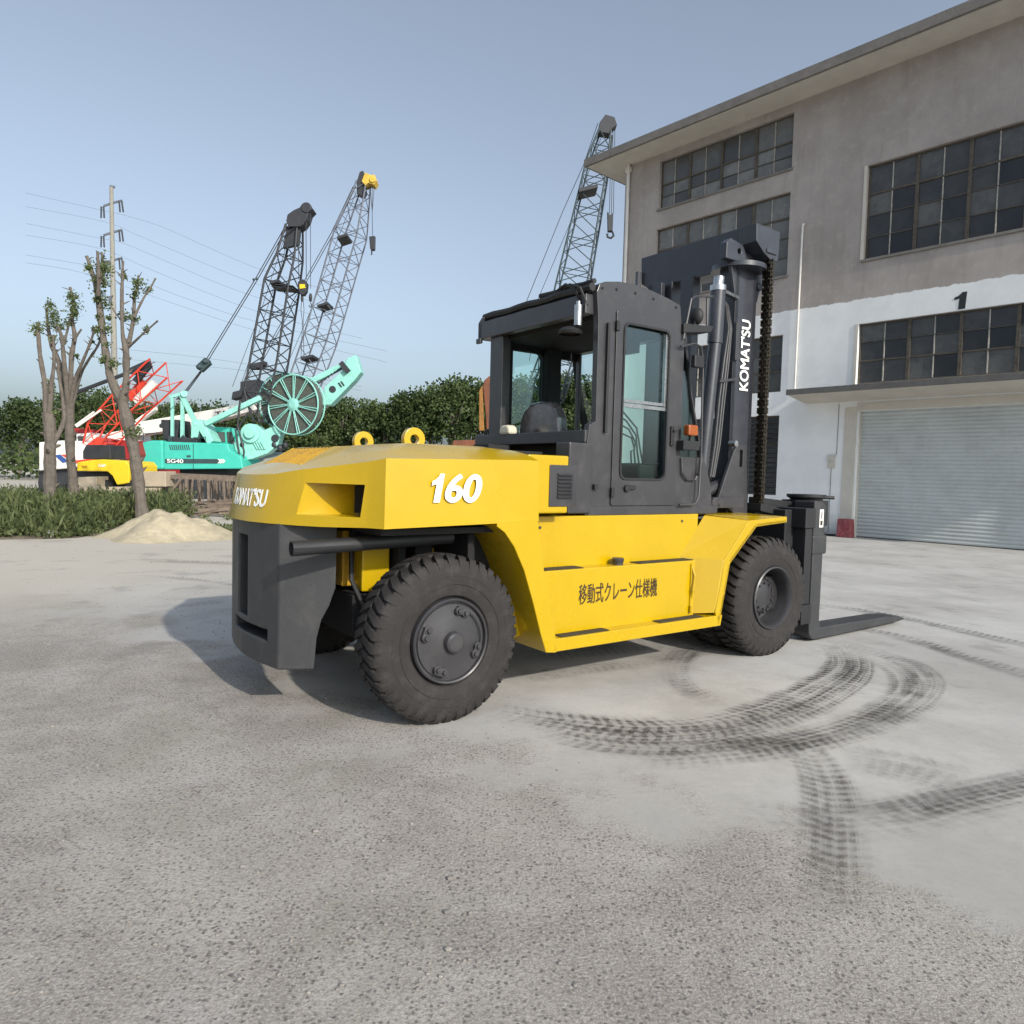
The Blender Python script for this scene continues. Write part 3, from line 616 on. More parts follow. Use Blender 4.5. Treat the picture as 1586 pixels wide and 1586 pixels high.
# lower gusset and hinge
gp_ = [LY(a, c, -.73) for a, c in ((1143, 690), (1136, 700), (1112, 772), (1120, 782), (1138, 798), (1157, 798), (1156, 690))]
gz = MB().prism(gp_, -.735, -.70, 'y').build('lower_gusset', GRY, mo)
sl0 = LY(1147, 712, -.73); cut(gz, [MB().box(sl0[0]-.02, sl0[0]+.03, -.9, -.6, sl0[1]-.08, sl0[1]+.09).build('c', GRY)]); addbevel(gz, .005)
h0, h1 = LY(1098, 768, -.85), LY(1150, 792, -.85)
b = MB(); b.box(h0[0], h1[0], -.86, -.78, h1[1]+.03, h0[1]-.02); b.cyl((h0[0]+.04, -.90, h0[1]-.07), (h0[0]+.04, -.7, h0[1]-.07), .05, 16); b.cyl((h0[0]+.14, -.88, h0[1]-.07), (h0[0]+.14, -.7, h0[1]-.07), .03, 12); b.cyl((2.9, -.62, 1.42), (3.5, -.62, 1.62), .06, 14); b.build('tilt_hinge', GRY, mo, bevel=.004)
hb = LY(1138, 688, -.76); b = MB(); b.cyl((hb[0], -.78, hb[1]), (hb[0], -.70, hb[1]), .03, 14); b.build('hinge_pin', STEEL, mo, smooth=True)
kx = LY(1153, 550, -.705); text("KOMAT'SU", 'lettering', (kx[0], -.7065, (LY(1155, 503, -.705)[1]+LY(1150, 600, -.705)[1])/2), (0, 0, 1), (-1, 0, 0), .70, .145, WHITE, mo, shear=.0, bold=.03)
# ---- chain
b = MB(); cx0, cz0 = LY(1190, 405, -.80); cx1, cz1 = LY(1174, 786, -.80); nL = 62
for i in range(nL):
    t = (i+.5)/nL; z = cz0+(cz1-cz0)*t; x = cx0+(cx1-cx0)*t
    for y_, w_ in (((-.845, .012), (-.805, .012), (-.765, .012)) if i % 2 else ((-.825, .012), (-.785, .012))):
        b.box(x-.030, x+.030, y_-w_/2, y_+w_/2, z-.030, z+.030)
    b.cyl((x, -.86, z+.019), (x, -.75, z+.019), .012, 8)
chain = b.build('lift_chain', GREASE, mo)
b = MB(); b.tube([(cx0+.06, -.80, cz0), (cx1+.06, -.80, cz1)], .016, 8); b.build('chain_hose', GREASE, mo)
# ---- carriage and forks
b = MB()
for sg in (-1, 1):
    b.box(3.95, 4.08, .62*sg, .50*sg, .20, 1.42); b.box(3.70, 4.0, .60*sg, .52*sg, 1.0, 1.42)
b.box(4.16, 4.34, -1.16, 1.16, 1.20, 1.40); b.box(4.16, 4.34, -1.16, 1.16, .22, .42); b.box(4.05, 4.2, -1.0, 1.0, .60, 1.38)
b.box(4.20, 4.32, -1.14, -.9, .42, 1.2); b.box(4.20, 4.32, .9, 1.14, .42, 1.2); b.box(4.02, 4.10, -.9, .9, .55, .7)
b.prism([(3.84, 1.44), (3.84, 1.36), (4.2, 1.30), (4.2, 1.38)], -.86, -.5, 'y'); b.prism([(3.84, 1.44), (3.84, 1.36), (4.2, 1.30), (4.2, 1.38)], .5, .86, 'y')
b.build('carriage', BLK, FL, bevel=.008)
def fork(sg):
    y0, y1 = 1.11*sg, .88*sg
    prof = [(4.39, 1.47), (4.53, 1.47), (4.60, 1.42), (4.60, 1.14), (4.585, 1.11), (4.575, .22), (4.61, .145), (5.95, .125), (6.30, .10), (6.44, .055), (6.30, .04), (4.56, .02), (4.46, .03), (4.40, .09), (4.39, .22)]
    f = MB().prism(prof, y0, y1, 'y').build('fork', CWG, FL, bevel=.012)
    MB().box(4.37, 4.63, y0+.012*sg, y1, .92, 1.12).build('fork_hanger', CWG, f, bevel=.02)
    if sg < 0:
        s_ = MB(); s_.box(4.485, 4.555, y0-.003, y0, 1.20, 1.385); s_.build('sticker', WHITE, f)
        q = MB(); q.box(4.498, 4.54, y0-.0045, y0-.003, 1.22, 1.27); q.box(4.51, 4.53, y0-.0045, y0-.003, 1.29, 1.36); q.build('sticker_print', INK, f)
    return f
fork(-1); fork(1)
b = MB(); tx, tz = LY(1249, 768, -.85)
b.lathe([(0, .001), (0, .20), (.03, .20), (.045, .17), (.10, .14), (.10, .001)], (tx, -.85, tz+.01), (0, 0, -1), 32)
b.box(tx-.19, tx+.15, -1.02, -.68, 1.20, tz-.05); b.cyl((tx+.15, -.95, tz-.02), (tx+.25, -1.02, tz-.02), .02, 10); b.prism([(3.85, 1.30), (3.85, 1.50), (tx, 1.44), (tx, 1.30)], -.80, -.70, 'y')
b.build('hook_bracket', BLK, FL, bevel=.004)
b = MB(); yy, zz = LX(990, 434, 3.60); b.cyl((3.58, yy, zz-.12), (3.58, yy, zz+.08), .03, 12); b.build('beam_pin', NAVY, FL)
# =================================================================== GROUND
gm_ = newmat('yard_concrete'); N, L = nodes(gm_); bs = N['Principled BSDF']
tc = N.new('ShaderNodeTexCoord')
def noise(sc, det=6, ro=.6, w=None, dist=0):
    n = N.new('ShaderNodeTexNoise'); n.inputs['Scale'].default_value = sc; n.inputs['Detail'].default_value = det; n.inputs['Roughness'].default_value = ro; n.inputs['Distortion'].default_value = dist
    L.new(tc.outputs['Object'], n.inputs['Vector']); return n.outputs[0]
def rng(s, a, b, c=0, d=1, clamp=True):
    m = N.new('ShaderNodeMapRange'); m.clamp = clamp; m.interpolation_type = 'SMOOTHSTEP' if clamp else 'LINEAR'
    for i, v in enumerate((a, b, c, d)): m.inputs[i+1].default_value = v
    L.new(s, m.inputs[0]); return m.outputs[0]
def mth(op, a, b):
    m = N.new('ShaderNodeMath'); m.operation = op
    for i, v in enumerate((a, b)):
        if isinstance(v, (int, float)): m.inputs[i].default_value = v
        else: L.new(v, m.inputs[i])
    return m.outputs[0]
def mixc(f, a, b, mode='MIX'):
    m = N.new('ShaderNodeMix'); m.data_type = 'RGBA'; m.blend_type = mode
    if isinstance(f, (int, float)): m.inputs[0].default_value = f
    else: L.new(f, m.inputs[0])
    for i, v in ((6, a), (7, b)):
        if isinstance(v, tuple): m.inputs[i].default_value = (*v, 1)
        else: L.new(v, m.inputs[i])
    return m.outputs[2]
# signed distance to the line where the worn, stony slab meets the smoother one
gA, gB = G(600, 1095), G(1290, 1334); dl = (gB-gA).normalized(); nl = Vector((dl.y, -dl.x, 0))
if nl.dot(G(200, 1250)-gA) < 0: nl = -nl
dp = N.new('ShaderNodeVectorMath'); dp.operation = 'DOT_PRODUCT'; L.new(tc.outputs['Object'], dp.inputs[0]); dp.inputs[1].default_value = nl
sd = mth('SUBTRACT', dp.outputs['Value'], nl.dot(gA)); sd = mth('ADD', sd, rng(noise(1.1, 5), .3, .7, -.55, .55))
sxy = N.new('ShaderNodeSeparateXYZ'); L.new(tc.outputs['Object'], sxy.inputs[0])
farf = rng(mth('ADD', sxy.outputs[1], rng(noise(.5), .3, .7, -1.5, 1.5)), 6.5, 10.5, 0, 1)
rough = mth('MULTIPLY', rng(sd, -.25, .45), mth('SUBTRACT', 1.0, mth('MULTIPLY', farf, .65)))
rough = mth('MULTIPLY', rough, 1.0)
c_smooth = mixc(rng(noise(.55, 8, .7), .35, .65), (.37, .355, .335), (.49, .475, .455))
c_smooth = mixc(rng(noise(3.5, 8, .7), .55, .72, 0, .35), c_smooth, (.30, .285, .265))
c_rough = mixc(rng(noise(.9, 8, .7, dist=.3), .36, .64), (.275, .245, .215), (.43, .395, .355))
c_rough = mixc(rng(noise(.6, 5, .6, dist=.4), .60, .72, 0, .4), c_rough, (.36, .30, .20))
fine = noise(75, 4, .75); c_rough = mixc(rng(fine, .45, .60, 0, .6), c_rough, (.52, .495, .47))
c_rough = mixc(rng(noise(38, 5, .8), .52, .66, 0, .70), c_rough, (.15, .135, .125))
vo = N.new('ShaderNodeTexVoronoi'); vo.inputs['Scale'].default_value = 34; vo.inputs['Randomness'].default_value = 1; L.new(tc.outputs['Object'], vo.inputs['Vector'])
vc = N.new('ShaderNodeSeparateColor'); L.new(vo.outputs['Color'], vc.inputs[0])
vw = mth('ADD', vo.outputs['Distance'], rng(noise(55, 3, .7), .3, .7, -.14, .14)); pit = mth('MULTIPLY', rng(vw, .16, .30, 1, 0), rng(vc.outputs[0], .58, .62))
pit = mth('MULTIPLY', pit, rng(noise(1.6), .42, .56))
c_rough = mixc(mth('MULTIPLY', pit, .75), c_rough, (.12, .105, .098))
c_rough = mixc(rng(noise(.8, 6, .7, dist=.6), .50, .66, 0, .50), c_rough, (.30, .295, .225)); c_rough = mixc(rng(noise(1.7, 6, .7, dist=.3), .52, .70, 0, .45), c_rough, (.50, .465, .45)); c_rough = mixc(rng(noise(62, 4, .85), .51, .60, 0, .55), c_rough, (.13, .12, .115))
vo2 = N.new('ShaderNodeTexVoronoi'); vo2.inputs['Scale'].default_value = 48; L.new(tc.outputs['Object'], vo2.inputs['Vector'])
vc2 = N.new('ShaderNodeSeparateColor'); L.new(vo2.outputs['Color'], vc2.inputs[0])
c_rough = mixc(mth('MULTIPLY', rng(vc2.outputs[0], .62, .66), rng(vo2.outputs['Distance'], .22, .42, .8, 0)), c_rough, (.13, .12, .115))
col = mixc(rough, c_smooth, c_rough)
col = mixc(rng(noise(22, 6, .75), .45, .75, 0, .22), col, (.22, .21, .20))
# sandy dust towards the verge on the left
left = rng(mth('ADD', mth('MULTIPLY', sxy.outputs[0], -1), mth('MULTIPLY', sxy.outputs[1], .55)), 7.5, 12.5, 0, .85)
col = mixc(left, col, (.50, .455, .385))
# darker blotches, coming in a few metres out
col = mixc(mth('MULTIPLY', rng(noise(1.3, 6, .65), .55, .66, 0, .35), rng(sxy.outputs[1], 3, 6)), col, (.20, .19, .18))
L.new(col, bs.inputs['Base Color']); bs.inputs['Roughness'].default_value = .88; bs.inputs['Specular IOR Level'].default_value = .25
hgt = mth('ADD', mth('MULTIPLY', fine, mth('ADD', mth('MULTIPLY', rough, .8), .12)), mth('MULTIPLY', pit, mth('MULTIPLY', rough, -.35)))
bp = N.new('ShaderNodeBump'); bp.inputs['Strength'].default_value = .7; bp.inputs['Distance'].default_value = .012; L.new(hgt, bp.inputs['Height']); L.new(bp.outputs[0], bs.inputs['Normal'])
g = MB(); g.add([(-900, -60, 0), (900, -60, 0), (900, 1500, 0), (-900, 1500, 0)], [(0, 1, 2, 3)]); g.build('ground', gm_, kind='structure')

# loose grit lying on the worn slab
random.seed(31); m = MB()
for i in range(700):
    p = G(random.uniform(-40, 900), 900+random.random()**.7*640)
    if i % 3 == 0: p = G(random.uniform(40, 420), random.uniform(850, 1000))
    r_ = random.uniform(.003, .009)*(1.9 if random.random() < .04 else 1); m.sphere((p.x, p.y, r_*.45), r_, r_*random.uniform(.6, 1), r_*.6, 6, 4)
tag(m.build('loose_grit', mat('pale_grit', (.25, .23, .21), .9, var=.4, scale=3), kind='stuff'), 'tiny loose stones scattered over the worn concrete in the foreground', 'grit')
# tyre tracks: thin rubber films on the slab
def trackmat(name, strength, freq, chev):
    m = newmat(name); global N, L, tc; N, L = nodes(m); tc = N.new('ShaderNodeTexCoord'); b = N['Principled BSDF']; o = N['Material Output']
    uv = N.new('ShaderNodeSeparateXYZ'); L.new(tc.outputs['UV'], uv.inputs[0]); u, v = uv.outputs[0], uv.outputs[1]
    e = mth('ABSOLUTE', mth('SUBTRACT', u, .5), 0); nz = noise(2.2, 6, .7)
    edge = rng(mth('ADD', e, mth('MULTIPLY', mth('SUBTRACT', nz, .5), .25)), .5, .28, 0, 1)
    ph = mth('ADD', mth('MULTIPLY', v, freq), mth('MULTIPLY', e, chev)); wv = mth('SINE', mth('MULTIPLY', ph, 6.2832), 0)
    bars = rng(mth('ADD', wv, rng(noise(7, 5, .8), .3, .7, -1.0, 1.0)), -.3, .6, .35, 1)
    cb_ = N.new('ShaderNodeCombineXYZ'); L.new(mth('MULTIPLY', u, 7.0), cb_.inputs[0]); L.new(mth('MULTIPLY', v, .28), cb_.inputs[1]); ns = N.new('ShaderNodeTexNoise'); ns.inputs['Scale'].default_value = 1.6; ns.inputs['Detail'].default_value = 5; ns.inputs['Roughness'].default_value = .7; L.new(cb_.outputs[0], ns.inputs['Vector'])
    bars = mth('MULTIPLY', bars, rng(ns.outputs[0], .38, .62, .15, 1.25))
    a = mth('MULTIPLY', mth('MULTIPLY', edge, bars), rng(noise(1.2, 5, .7), .35, .6, .25, 1)); a = mth('MULTIPLY', a, rng(noise(30, 4, .8), .3, .6, .5, 1)); a = mth('MULTIPLY', a, strength)
    fd = N.new('ShaderNodeUVMap'); fd.uv_map = 'fade'; fx = N.new('ShaderNodeSeparateXYZ'); L.new(fd.outputs[0], fx.inputs[0]); a = mth('MULTIPLY', a, fx.outputs[0])
    b.inputs['Base Color'].default_value = (.075, .068, .064, 1); b.inputs['Roughness'].default_value = .8
    tr = N.new('ShaderNodeBsdfTransparent'); mx = N.new('ShaderNodeMixShader'); L.new(a, mx.inputs[0]); L.new(tr.outputs[0], mx.inputs[1]); L.new(b.outputs[0], mx.inputs[2]); L.new(mx.outputs[0], o.inputs[0])
    return m
TM = [trackmat('rubber_film', .68, 13, 1.8), trackmat('rubber_film_faint', .46, 12, 1.6), trackmat('rubber_film_dark', .85, 12, 2.0), trackmat('rubber_line', .8, .3, 0)]
def smooth(pts, k=6):
    out = []
    for i in range(len(pts)-1):
        p0, p1, p2, p3 = pts[max(i-1, 0)], pts[i], pts[i+1], pts[min(i+2, len(pts)-1)]
        for j in range(k):
            t = j/k; out.append(.5*((2*p1)+(p2-p0)*t+(2*p0-5*p1+4*p2-p3)*t*t+(3*p1-p0-3*p2+p3)*t**3))
    return out+[pts[-1]]
_z = [.004]
def track(px, wd, mi):
    pts = smooth([G(a, b) for a, b in px]); z = _z[0]; _z[0] += .0009; vs = []; uvs = []; s = 0
    for i, p in enumerate(pts):
        d = (pts[min(i+1, len(pts)-1)]-pts[max(i-1, 0)]).normalized(); nn = Vector((-d.y, d.x, 0))*wd/2
        if i: s += (p-pts[i-1]).length
        vs += [(p.x-nn.x, p.y-nn.y, z), (p.x+nn.x, p.y+nn.y, z)]; uvs += [(0, s), (1, s)]
    m = MB().add(vs, [(2*i, 2*i+1, 2*i+3, 2*i+2) for i in range(len(pts)-1)]); o = m.build('tyre_track', TM[mi], kind='structure')
    ul = o.data.uv_layers.new(name='UVMap'); ul2 = o.data.uv_layers.new(name='fade')
    for lp in o.data.loops: q = uvs[lp.vertex_index]; ul.data[lp.index].uv = q; ul2.data[lp.index].uv = (min(1, min(q[1], s-q[1])/min(.9, s*.3)), 0)
track([(745, 1098), (820, 1110), (900, 1120), (1000, 1128), (1100, 1122), (1200, 1098), (1275, 1062), (1310, 1035), (1305, 1010), (1280, 992)], .42, 2)
track([(780, 1108), (900, 1134), (1010, 1142), (1120, 1134), (1220, 1112), (1290, 1080), (1330, 1048), (1330, 1018), (1300, 1000)], .30, 0)
track([(800, 1122), (900, 1150), (1000, 1160), (1100, 1155), (1200, 1135), (1240, 1120)], .30, 0)
track([(930, 1176), (1020, 1180), (1120, 1172), (1230, 1155), (1330, 1130), (1400, 1100), (1436, 1068), (1430, 1042), (1390, 1022), (1330, 1005), (1270, 990)], .36, 0)
track([(1000, 1165), (1150, 1158), (1270, 1140), (1360, 1108), (1405, 1075), (1400, 1048), (1360, 1022)], .34, 0)
track([(1190, 1165), (1245, 1165), (1275, 1200), (1288, 1250), (1292, 1334), (1290, 1440)], .36, 0)
track([(1760, 1175), (1513, 1232), (1400, 1258), (1300, 1270), (1180, 1262), (1120, 1250)], .30, 1)
track([(1800, 1180), (1513, 1240), (1400, 1268), (1300, 1276), (1160, 1272)], .45, 1)
track([(1180, 930), (1255, 938), (1340, 948), (1430, 965), (1513, 984), (1680, 1022)], .30, 0)
track([(1240, 940), (1280, 943), (1340, 951), (1430, 968), (1513, 988), (1680, 1026)], .05, 3)
track([(1290, 966), (1330, 975), (1400, 990), (1460, 1008), (1513, 1025), (1680, 1075)], .34, 2)
track([(1085, 1000), (1062, 1014), (1048, 1036), (1056, 1060), (1085, 1082), (1130, 1094)], .34, 2)
track([(800, 1022), (900, 1012), (1000, 1005), (1060, 1015)], .5, 1)
track([(780, 1060), (900, 1040), (1010, 1028), (1090, 1010), (1140, 992)], .35, 1)
track([(205, 893), (280, 898), (350, 906), (420, 918)], .25, 1)
track([(200, 868), (280, 872), (360, 874), (440, 880)], .5, 1)
track([(220, 945), (300, 940), (360, 930)], .3, 1)
track([(1300, 1175), (1400, 1190), (1513, 1215)], .6, 1)

# =================================================================== BUILDING (facade frame: x to the left along the wall, y outwards, z up)
FH = R(131.88); FD = Vector((math.cos(FH), math.sin(FH), 0)); B0 = G(1331.4, 833.8); B0.z = 0
BL = thing('workshop_building', 'workshop with bare grey brown plaster above white painted walls and big gridded windows', 'building', B0, FH, local=True)
FN = Vector((-FD.y, FD.x, 0))
def WF(px, py, off=0):
    d = ray(px, py); t = ((B0+FN*off-CO).dot(FN))/d.dot(FN); p = CO+d*t-B0; return (p.dot(FD), p.z)
wm = newmat('painted_and_bare_plaster'); N, L = nodes(wm); bs = N['Principled BSDF']; tc = N.new('ShaderNodeTexCoord')
sx = N.new('ShaderNodeSeparateXYZ'); L.new(tc.outputs['Object'], sx.inputs[0])
hz_ = mth('ADD', sx.outputs[2], rng(noise(3.0, 6, .7), .3, .7, -.03, .03)); edge = rng(hz_, 7.22, 7.25)
pl = mixc(rng(noise(.5, 8, .65), .35, .65), (.34, .305, .282), (.42, .38, .355))
mpv = N.new('ShaderNodeMapping'); mpv.inputs['Scale'].default_value = (1.6, 1, .22); L.new(tc.outputs['Object'], mpv.inputs[0])
nv = N.new('ShaderNodeTexNoise'); nv.inputs['Scale'].default_value = 1.4; nv.inputs['Detail'].default_value = 8; nv.inputs['Roughness'].default_value = .7; L.new(mpv.outputs[0], nv.inputs['Vector'])
pl = mixc(rng(nv.outputs[0], .50, .70, 0, .45), pl, (.27, .235, .21))
pl = mixc(rng(noise(4, 8, .7), .5, .75, 0, .35), pl, (.52, .47, .42))
wh = mixc(rng(noise(.9, 7, .65), .35, .65), (.78, .79, .785), (.86, .87, .865)); wh = mixc(rng(nv.outputs[0], .60, .74, 0, .15), wh, (.52, .51, .48))
low_ = rng(mth('ADD', sx.outputs[2], rng(noise(2.5), .3, .7, -.25, .25)), .1, .8, .45, 0); wh = mixc(low_, wh, (.45, .43, .39))
L.new(mixc(edge, wh, pl), bs.inputs['Base Color']); bs.inputs['Roughness'].default_value = .9; bs.inputs['Specular IOR Level'].default_value = .2
bp = N.new('ShaderNodeBump'); bp.inputs['Strength'].default_value = .3; bp.inputs['Distance'].default_value = .01; L.new(noise(40, 5, .7), bp.inputs['Height']); L.new(bp.outputs[0], bs.inputs['Normal'])
PANE = pane_mat('dusty_window_glass', (.018, .019, .022), (.12, .12, .115))
PANEL_ = pane_mat('grimy_pale_glass', (.07, .07, .07), (.22, .22, .21))
FRM = mat('rusty_frame', (.085, .07, .055), .8, var=.4, scale=7, dirt=(.20, .19, .13), dirt_amt=.6)
PUTTY = mat('flaking_white_frame', (.40, .38, .34), .8, var=.3, scale=6, dirt=(.08, .06, .045), dirt_amt=.9)
CONC = mat('grey_concrete', (.20, .185, .17), .9, var=.18, scale=3, dirt=(.09, .08, .07), dirt_amt=.5, bump=.2)
CREAMW = mat('cream_render', (.58, .545, .48), .9, var=.08, scale=2)
SHUT = mat('pale_green_shutter', (.50, .53, .52), .45, var=.10, scale=.9, dirt=(.30, .29, .27), dirt_amt=.25)
s_max, s_min, z_top = 9.72, -12.0, 13.95
op = dict(A=(2.75, 8.05, 11.85, 13.62), B=(2.75, 8.12, 8.42, 11.10), C=(2.79, 8.1, 4.62, 6.49), D=(2.79, 8.1, 1.19, 3.84),
          E=(-6.45, .32, 8.42, 11.20), F=(-6.4, .36, 4.68, 6.50), DOOR=(-5.2, .22, 0, 3.86))
ss = sorted({s_min, s_max} | {v for o in op.values() for v in o[:2]}); zs = sorted({0, z_top} | {v for o in op.values() for v in o[2:]})
cells = {}
b = MB(); verts = {}; fs = []
def vid(x, y, z):
    k = (round(x, 4), round(y, 4), round(z, 4))
    if k not in verts: verts[k] = len(verts)
    return verts[k]
solid = lambda i, j: 0 <= i < len(ss)-1 and 0 <= j < len(zs)-1 and not any(o[0]-1e-6 <= (ss[i]+ss[i+1])/2 <= o[1] and o[2] <= (zs[j]+zs[j+1])/2 <= o[3] for o in op.values())
TH = .28
for i in range(len(ss)-1):
    for j in range(len(zs)-1):
        if not solid(i, j): continue
        x0, x1, z0, z1 = ss[i], ss[i+1], zs[j], zs[j+1]
        fs.append([vid(x0, 0, z0), vid(x1, 0, z0), vid(x1, 0, z1), vid(x0, 0, z1)]); fs.append([vid(x0, -TH, z0), vid(x0, -TH, z1), vid(x1, -TH, z1), vid(x1, -TH, z0)])
        for di, dj, q in ((-1, 0, (x0, x0, z0, z1)), (1, 0, (x1, x1, z0, z1)), (0, -1, (x0, x1, z0, z0)), (0, 1, (x0, x1, z1, z1))):
            if not solid(i+di, j+dj):
                a, c, e, g_ = q
                if di: fs.append([vid(a, 0, e), vid(a, 0, g_), vid(a, -TH, g_), vid(a, -TH, e)])
                else: fs.append([vid(a, 0, e), vid(c, 0, e), vid(c, -TH, e), vid(a, -TH, e)])
b.add(list(verts), fs); b.build('front_wall', wm, BL)
b = MB(); b.box(s_max-.25, s_max, -14, -TH, 0, z_top); b.build('side_wall', wm, BL)
b = MB(); b.box(s_min, s_max-.25, -14, -13.8, 0, z_top); b.box(s_min, s_min+.2, -13.8, -TH, 0, z_top); b.build('back_wall', wm, BL)
b = MB(); b.box(s_min-.3, s_max+1.25, -14.5, 1.1, z_top+.0, z_top+.28); b.build('roof', CONC, BL)
b = MB(); b.box(s_min-.2, s_max+1.1, -14.4, 1.0, z_top-.05, z_top-.001); b.box(s_min, s_max-.3, -13.7, -.4, 3.98, 4.1); b.box(s_min, s_max-.3, -13.7, -.4, 7.5, 7.62); b.build('ceiling', CREAMW, BL)
def window(name, s0, s1, z0, z1, cols, rows, thick, pane, left_start=True):
    # cols: list of s positions of light bars, thick: heavy mullions; rows: (z, thickness)
    f = MB(); fr = .05; yf = -.15
    f.box(s0, s0+fr, yf-.03, yf+.03, z0, z1); f.box(s1-fr, s1, yf-.03, yf+.03, z0, z1); f.box(s0+fr, s1-fr, yf-.03, yf+.03, z0, z0+fr); f.box(s0+fr, s1-fr, yf-.03, yf+.03, z1-fr, z1)
    for t in thick: f.box(t-.045, t+.045, yf-.035, yf+.04, z0+fr, z1-fr)
    W = f.build('window', FRM, BL)
    g2 = MB()
    for c in cols: g2.box(c-.014, c+.014, yf-.012, yf+.026, z0+fr, z1-fr)
    cols and build_each(g2, 'glazing_bar', PUTTY, W)
    g3 = MB()
    for z, t in rows: g3.box(s0+fr, s1-fr, yf-.010, yf+.022+t*.2, z-t/2, z+t/2)
    build_each(g3, 'glazing_bar', FRM, W)
    random.seed(int(s0*100+z0*10)); gl = MB()
    xs = sorted([s0+fr] + cols + thick + [s1-fr]); zz = sorted([z0+fr] + [r[0] for r in rows] + [z1-fr])
    for i in range(len(xs)-1):
        for j in range(len(zz)-1):
            y = yf-.004+random.uniform(-.002, .002); a, c2 = random.uniform(-.006, .006), random.uniform(-.006, .006)
            gl.add([(xs[i], y+a, zz[j]), (xs[i+1], y-a, zz[j]), (xs[i+1], y-a+c2, zz[j+1]), (xs[i], y+a+c2, zz[j+1])], [(0, 1, 2, 3)])
    gl.build('pane', pane, W, recalc=False)
    return W
sp = 1.345
th = [.33-1.385-i*sp for i in range(5)]
mids = [.33-.70] + [th[i]-sp/2 for i in range(4)]
window('E', *op['E'], mids, [(10.36, .06), (9.72, .025), (9.07, .025)], th[:4], PANE)
window('F', *op['F'], mids, [(5.95, .022), (5.38, .045)], th[:4], PANE)
tB = [8.1-1.33*(i+1) for i in range(3)]; mB = [8.1-.66-1.33*i for i in range(4)]
window('A', *op['A'], mB, [(12.75, .05), (12.30, .02)], tB, PANEL_)
window('B', *op['B'], mB, [(10.30, .06), (9.66, .025), (9.02, .025)], tB, PANEL_)
window('C', *op['C'], mB, [(5.86, .022), (5.30, .045)], tB, PANE)
Wd = window('D', *op['D'], [], [(2.9, .03)], tB, PANE)
b = MB()
for i in range(15):
    z = 1.26+i*.165; b.prism([(-.12, z), (-.04, z+.05), (-.04, z+.06), (-.12, z+.01)], op['D'][0]+.05, op['D'][1]-.05, 'x')
b.build('louvre_slat', mat('dark_slat', (.06, .065, .075), .4, var=.4, scale=2), Wd)
# sills
b = MB()
for k in 'ABEF': b.box(op[k][0]-.05, op[k][1]+.06, .002, .055, op[k][2]-.085, op[k][2]-.005)
build_each(b, 'window_sill', CONC, BL, bevel=.01)
b = MB()
for k in 'EF': b.box(op[k][1], op[k][1]+.09, .002, .02, op[k][2], op[k][3])
build_each(b, 'window_surround', CREAMW, BL)
# shutter door
d = MB(); zc = 0.02; y0 = -.2; pr = []
while zc < 3.86:
    pr += [(y0-.004, zc), (y0+.012, zc+.012), (y0+.022, zc+.05), (y0+.012, zc+.088), (y0-.004, zc+.10)]; zc += .112
vs = []; 
for y, z in pr: vs += [(-5.2, y, z), (.20, y, z)]
d.add(vs, [(2*i, 2*i+1, 2*i+3, 2*i+2) for i in range(len(pr)-1)]); sd_ = d.build('shutter_door', SHUT, BL, recalc=False)
b = MB(); b.box(.19, .24, -.24, -.10, 0, 3.86); b.build('guide_rail', CREAMW, sd_)
b = MB(); b.box(.26, .62, .001, .035, 0, 3.98); b.box(-5.6, .26, .001, .035, 3.87, 4.10); build_each(b, 'door_surround', CREAMW, BL)
# canopy
c1, c0 = WF(1218, 605, 1.3), WF(1218, 613, 1.3); sL = c1[0]; zt, zb = c1[1], c0[1]
b = MB(); b.prism([(0.001, zt), (1.3, zt), (1.3, zb), (1.22, zb), (0.001, zb-.16)], -9, sL, 'x'); cn = b.build('canopy', CREAMW, BL, bevel=.008)
b = MB(); b.box(-9.01, sL+.004, 1.302, 1.316, zb-.004, zt+.004); b.box(-9.0, sL+.003, -.0+.01, 1.302, zt+.003, zt+.012); b.build('canopy_edge', mat('dark_concrete', (.12, .115, .11), .9, var=.2, dirt=(.06, .055, .05), dirt_amt=.5), cn)
# pipes and fittings
WP = mat('white_pipe', (.70, .68, .64), .5, var=.1)
b = MB(); b.tube([(9.50, .10, 13.9), (9.50, .10, .1)], .065, 12); b.box(9.40, 9.60, .03, .17, 13.60, 13.80); b.build('downpipe', WP, BL, smooth=True)
b = MB(); b.tube([(2.24, .0, 9.92), (2.24, .06, 9.92), (2.255, .06, 9.86), (2.265, .06, 7.9), (2.27, .06, zt)], .032, 10); b.build('vent_pipe', WP, BL, smooth=True)
s1_, z1_ = WF(1487, 467); digit_one('lettering', (s1_, .004, z1_), (-1, 0, 0), (0, 0, 1), .30, .46, mat('black_stencil', (.025, .025, .028), .7), BL, shear=.06)
s1_, z1_ = WF(1288, 717); b = MB(); b.box(s1_-.12, s1_+.12, .001, .06, z1_+.02, z1_+.24); b.box(s1_-.12, s1_+.12, .001, .04, z1_-.18, z1_-.02); b.cyl((s1_, .06, z1_+.08), (s1_, .075, z1_+.08), .03, 12); b.build('switch_box', CREAMW, BL, bevel=.008)
b = MB(); b.tube([(s1_-.15, .012, z1_+.24), (s1_-.15, .012, 4.1)], .008, 6); b.tube([(s1_, .012, z1_-.18), (s1_, .012, .1)], .008, 6); b.build('cable', CONC, BL)
def Bw(s, y, z): return B0+FD*s+FN*y+Vector((0, 0, z))
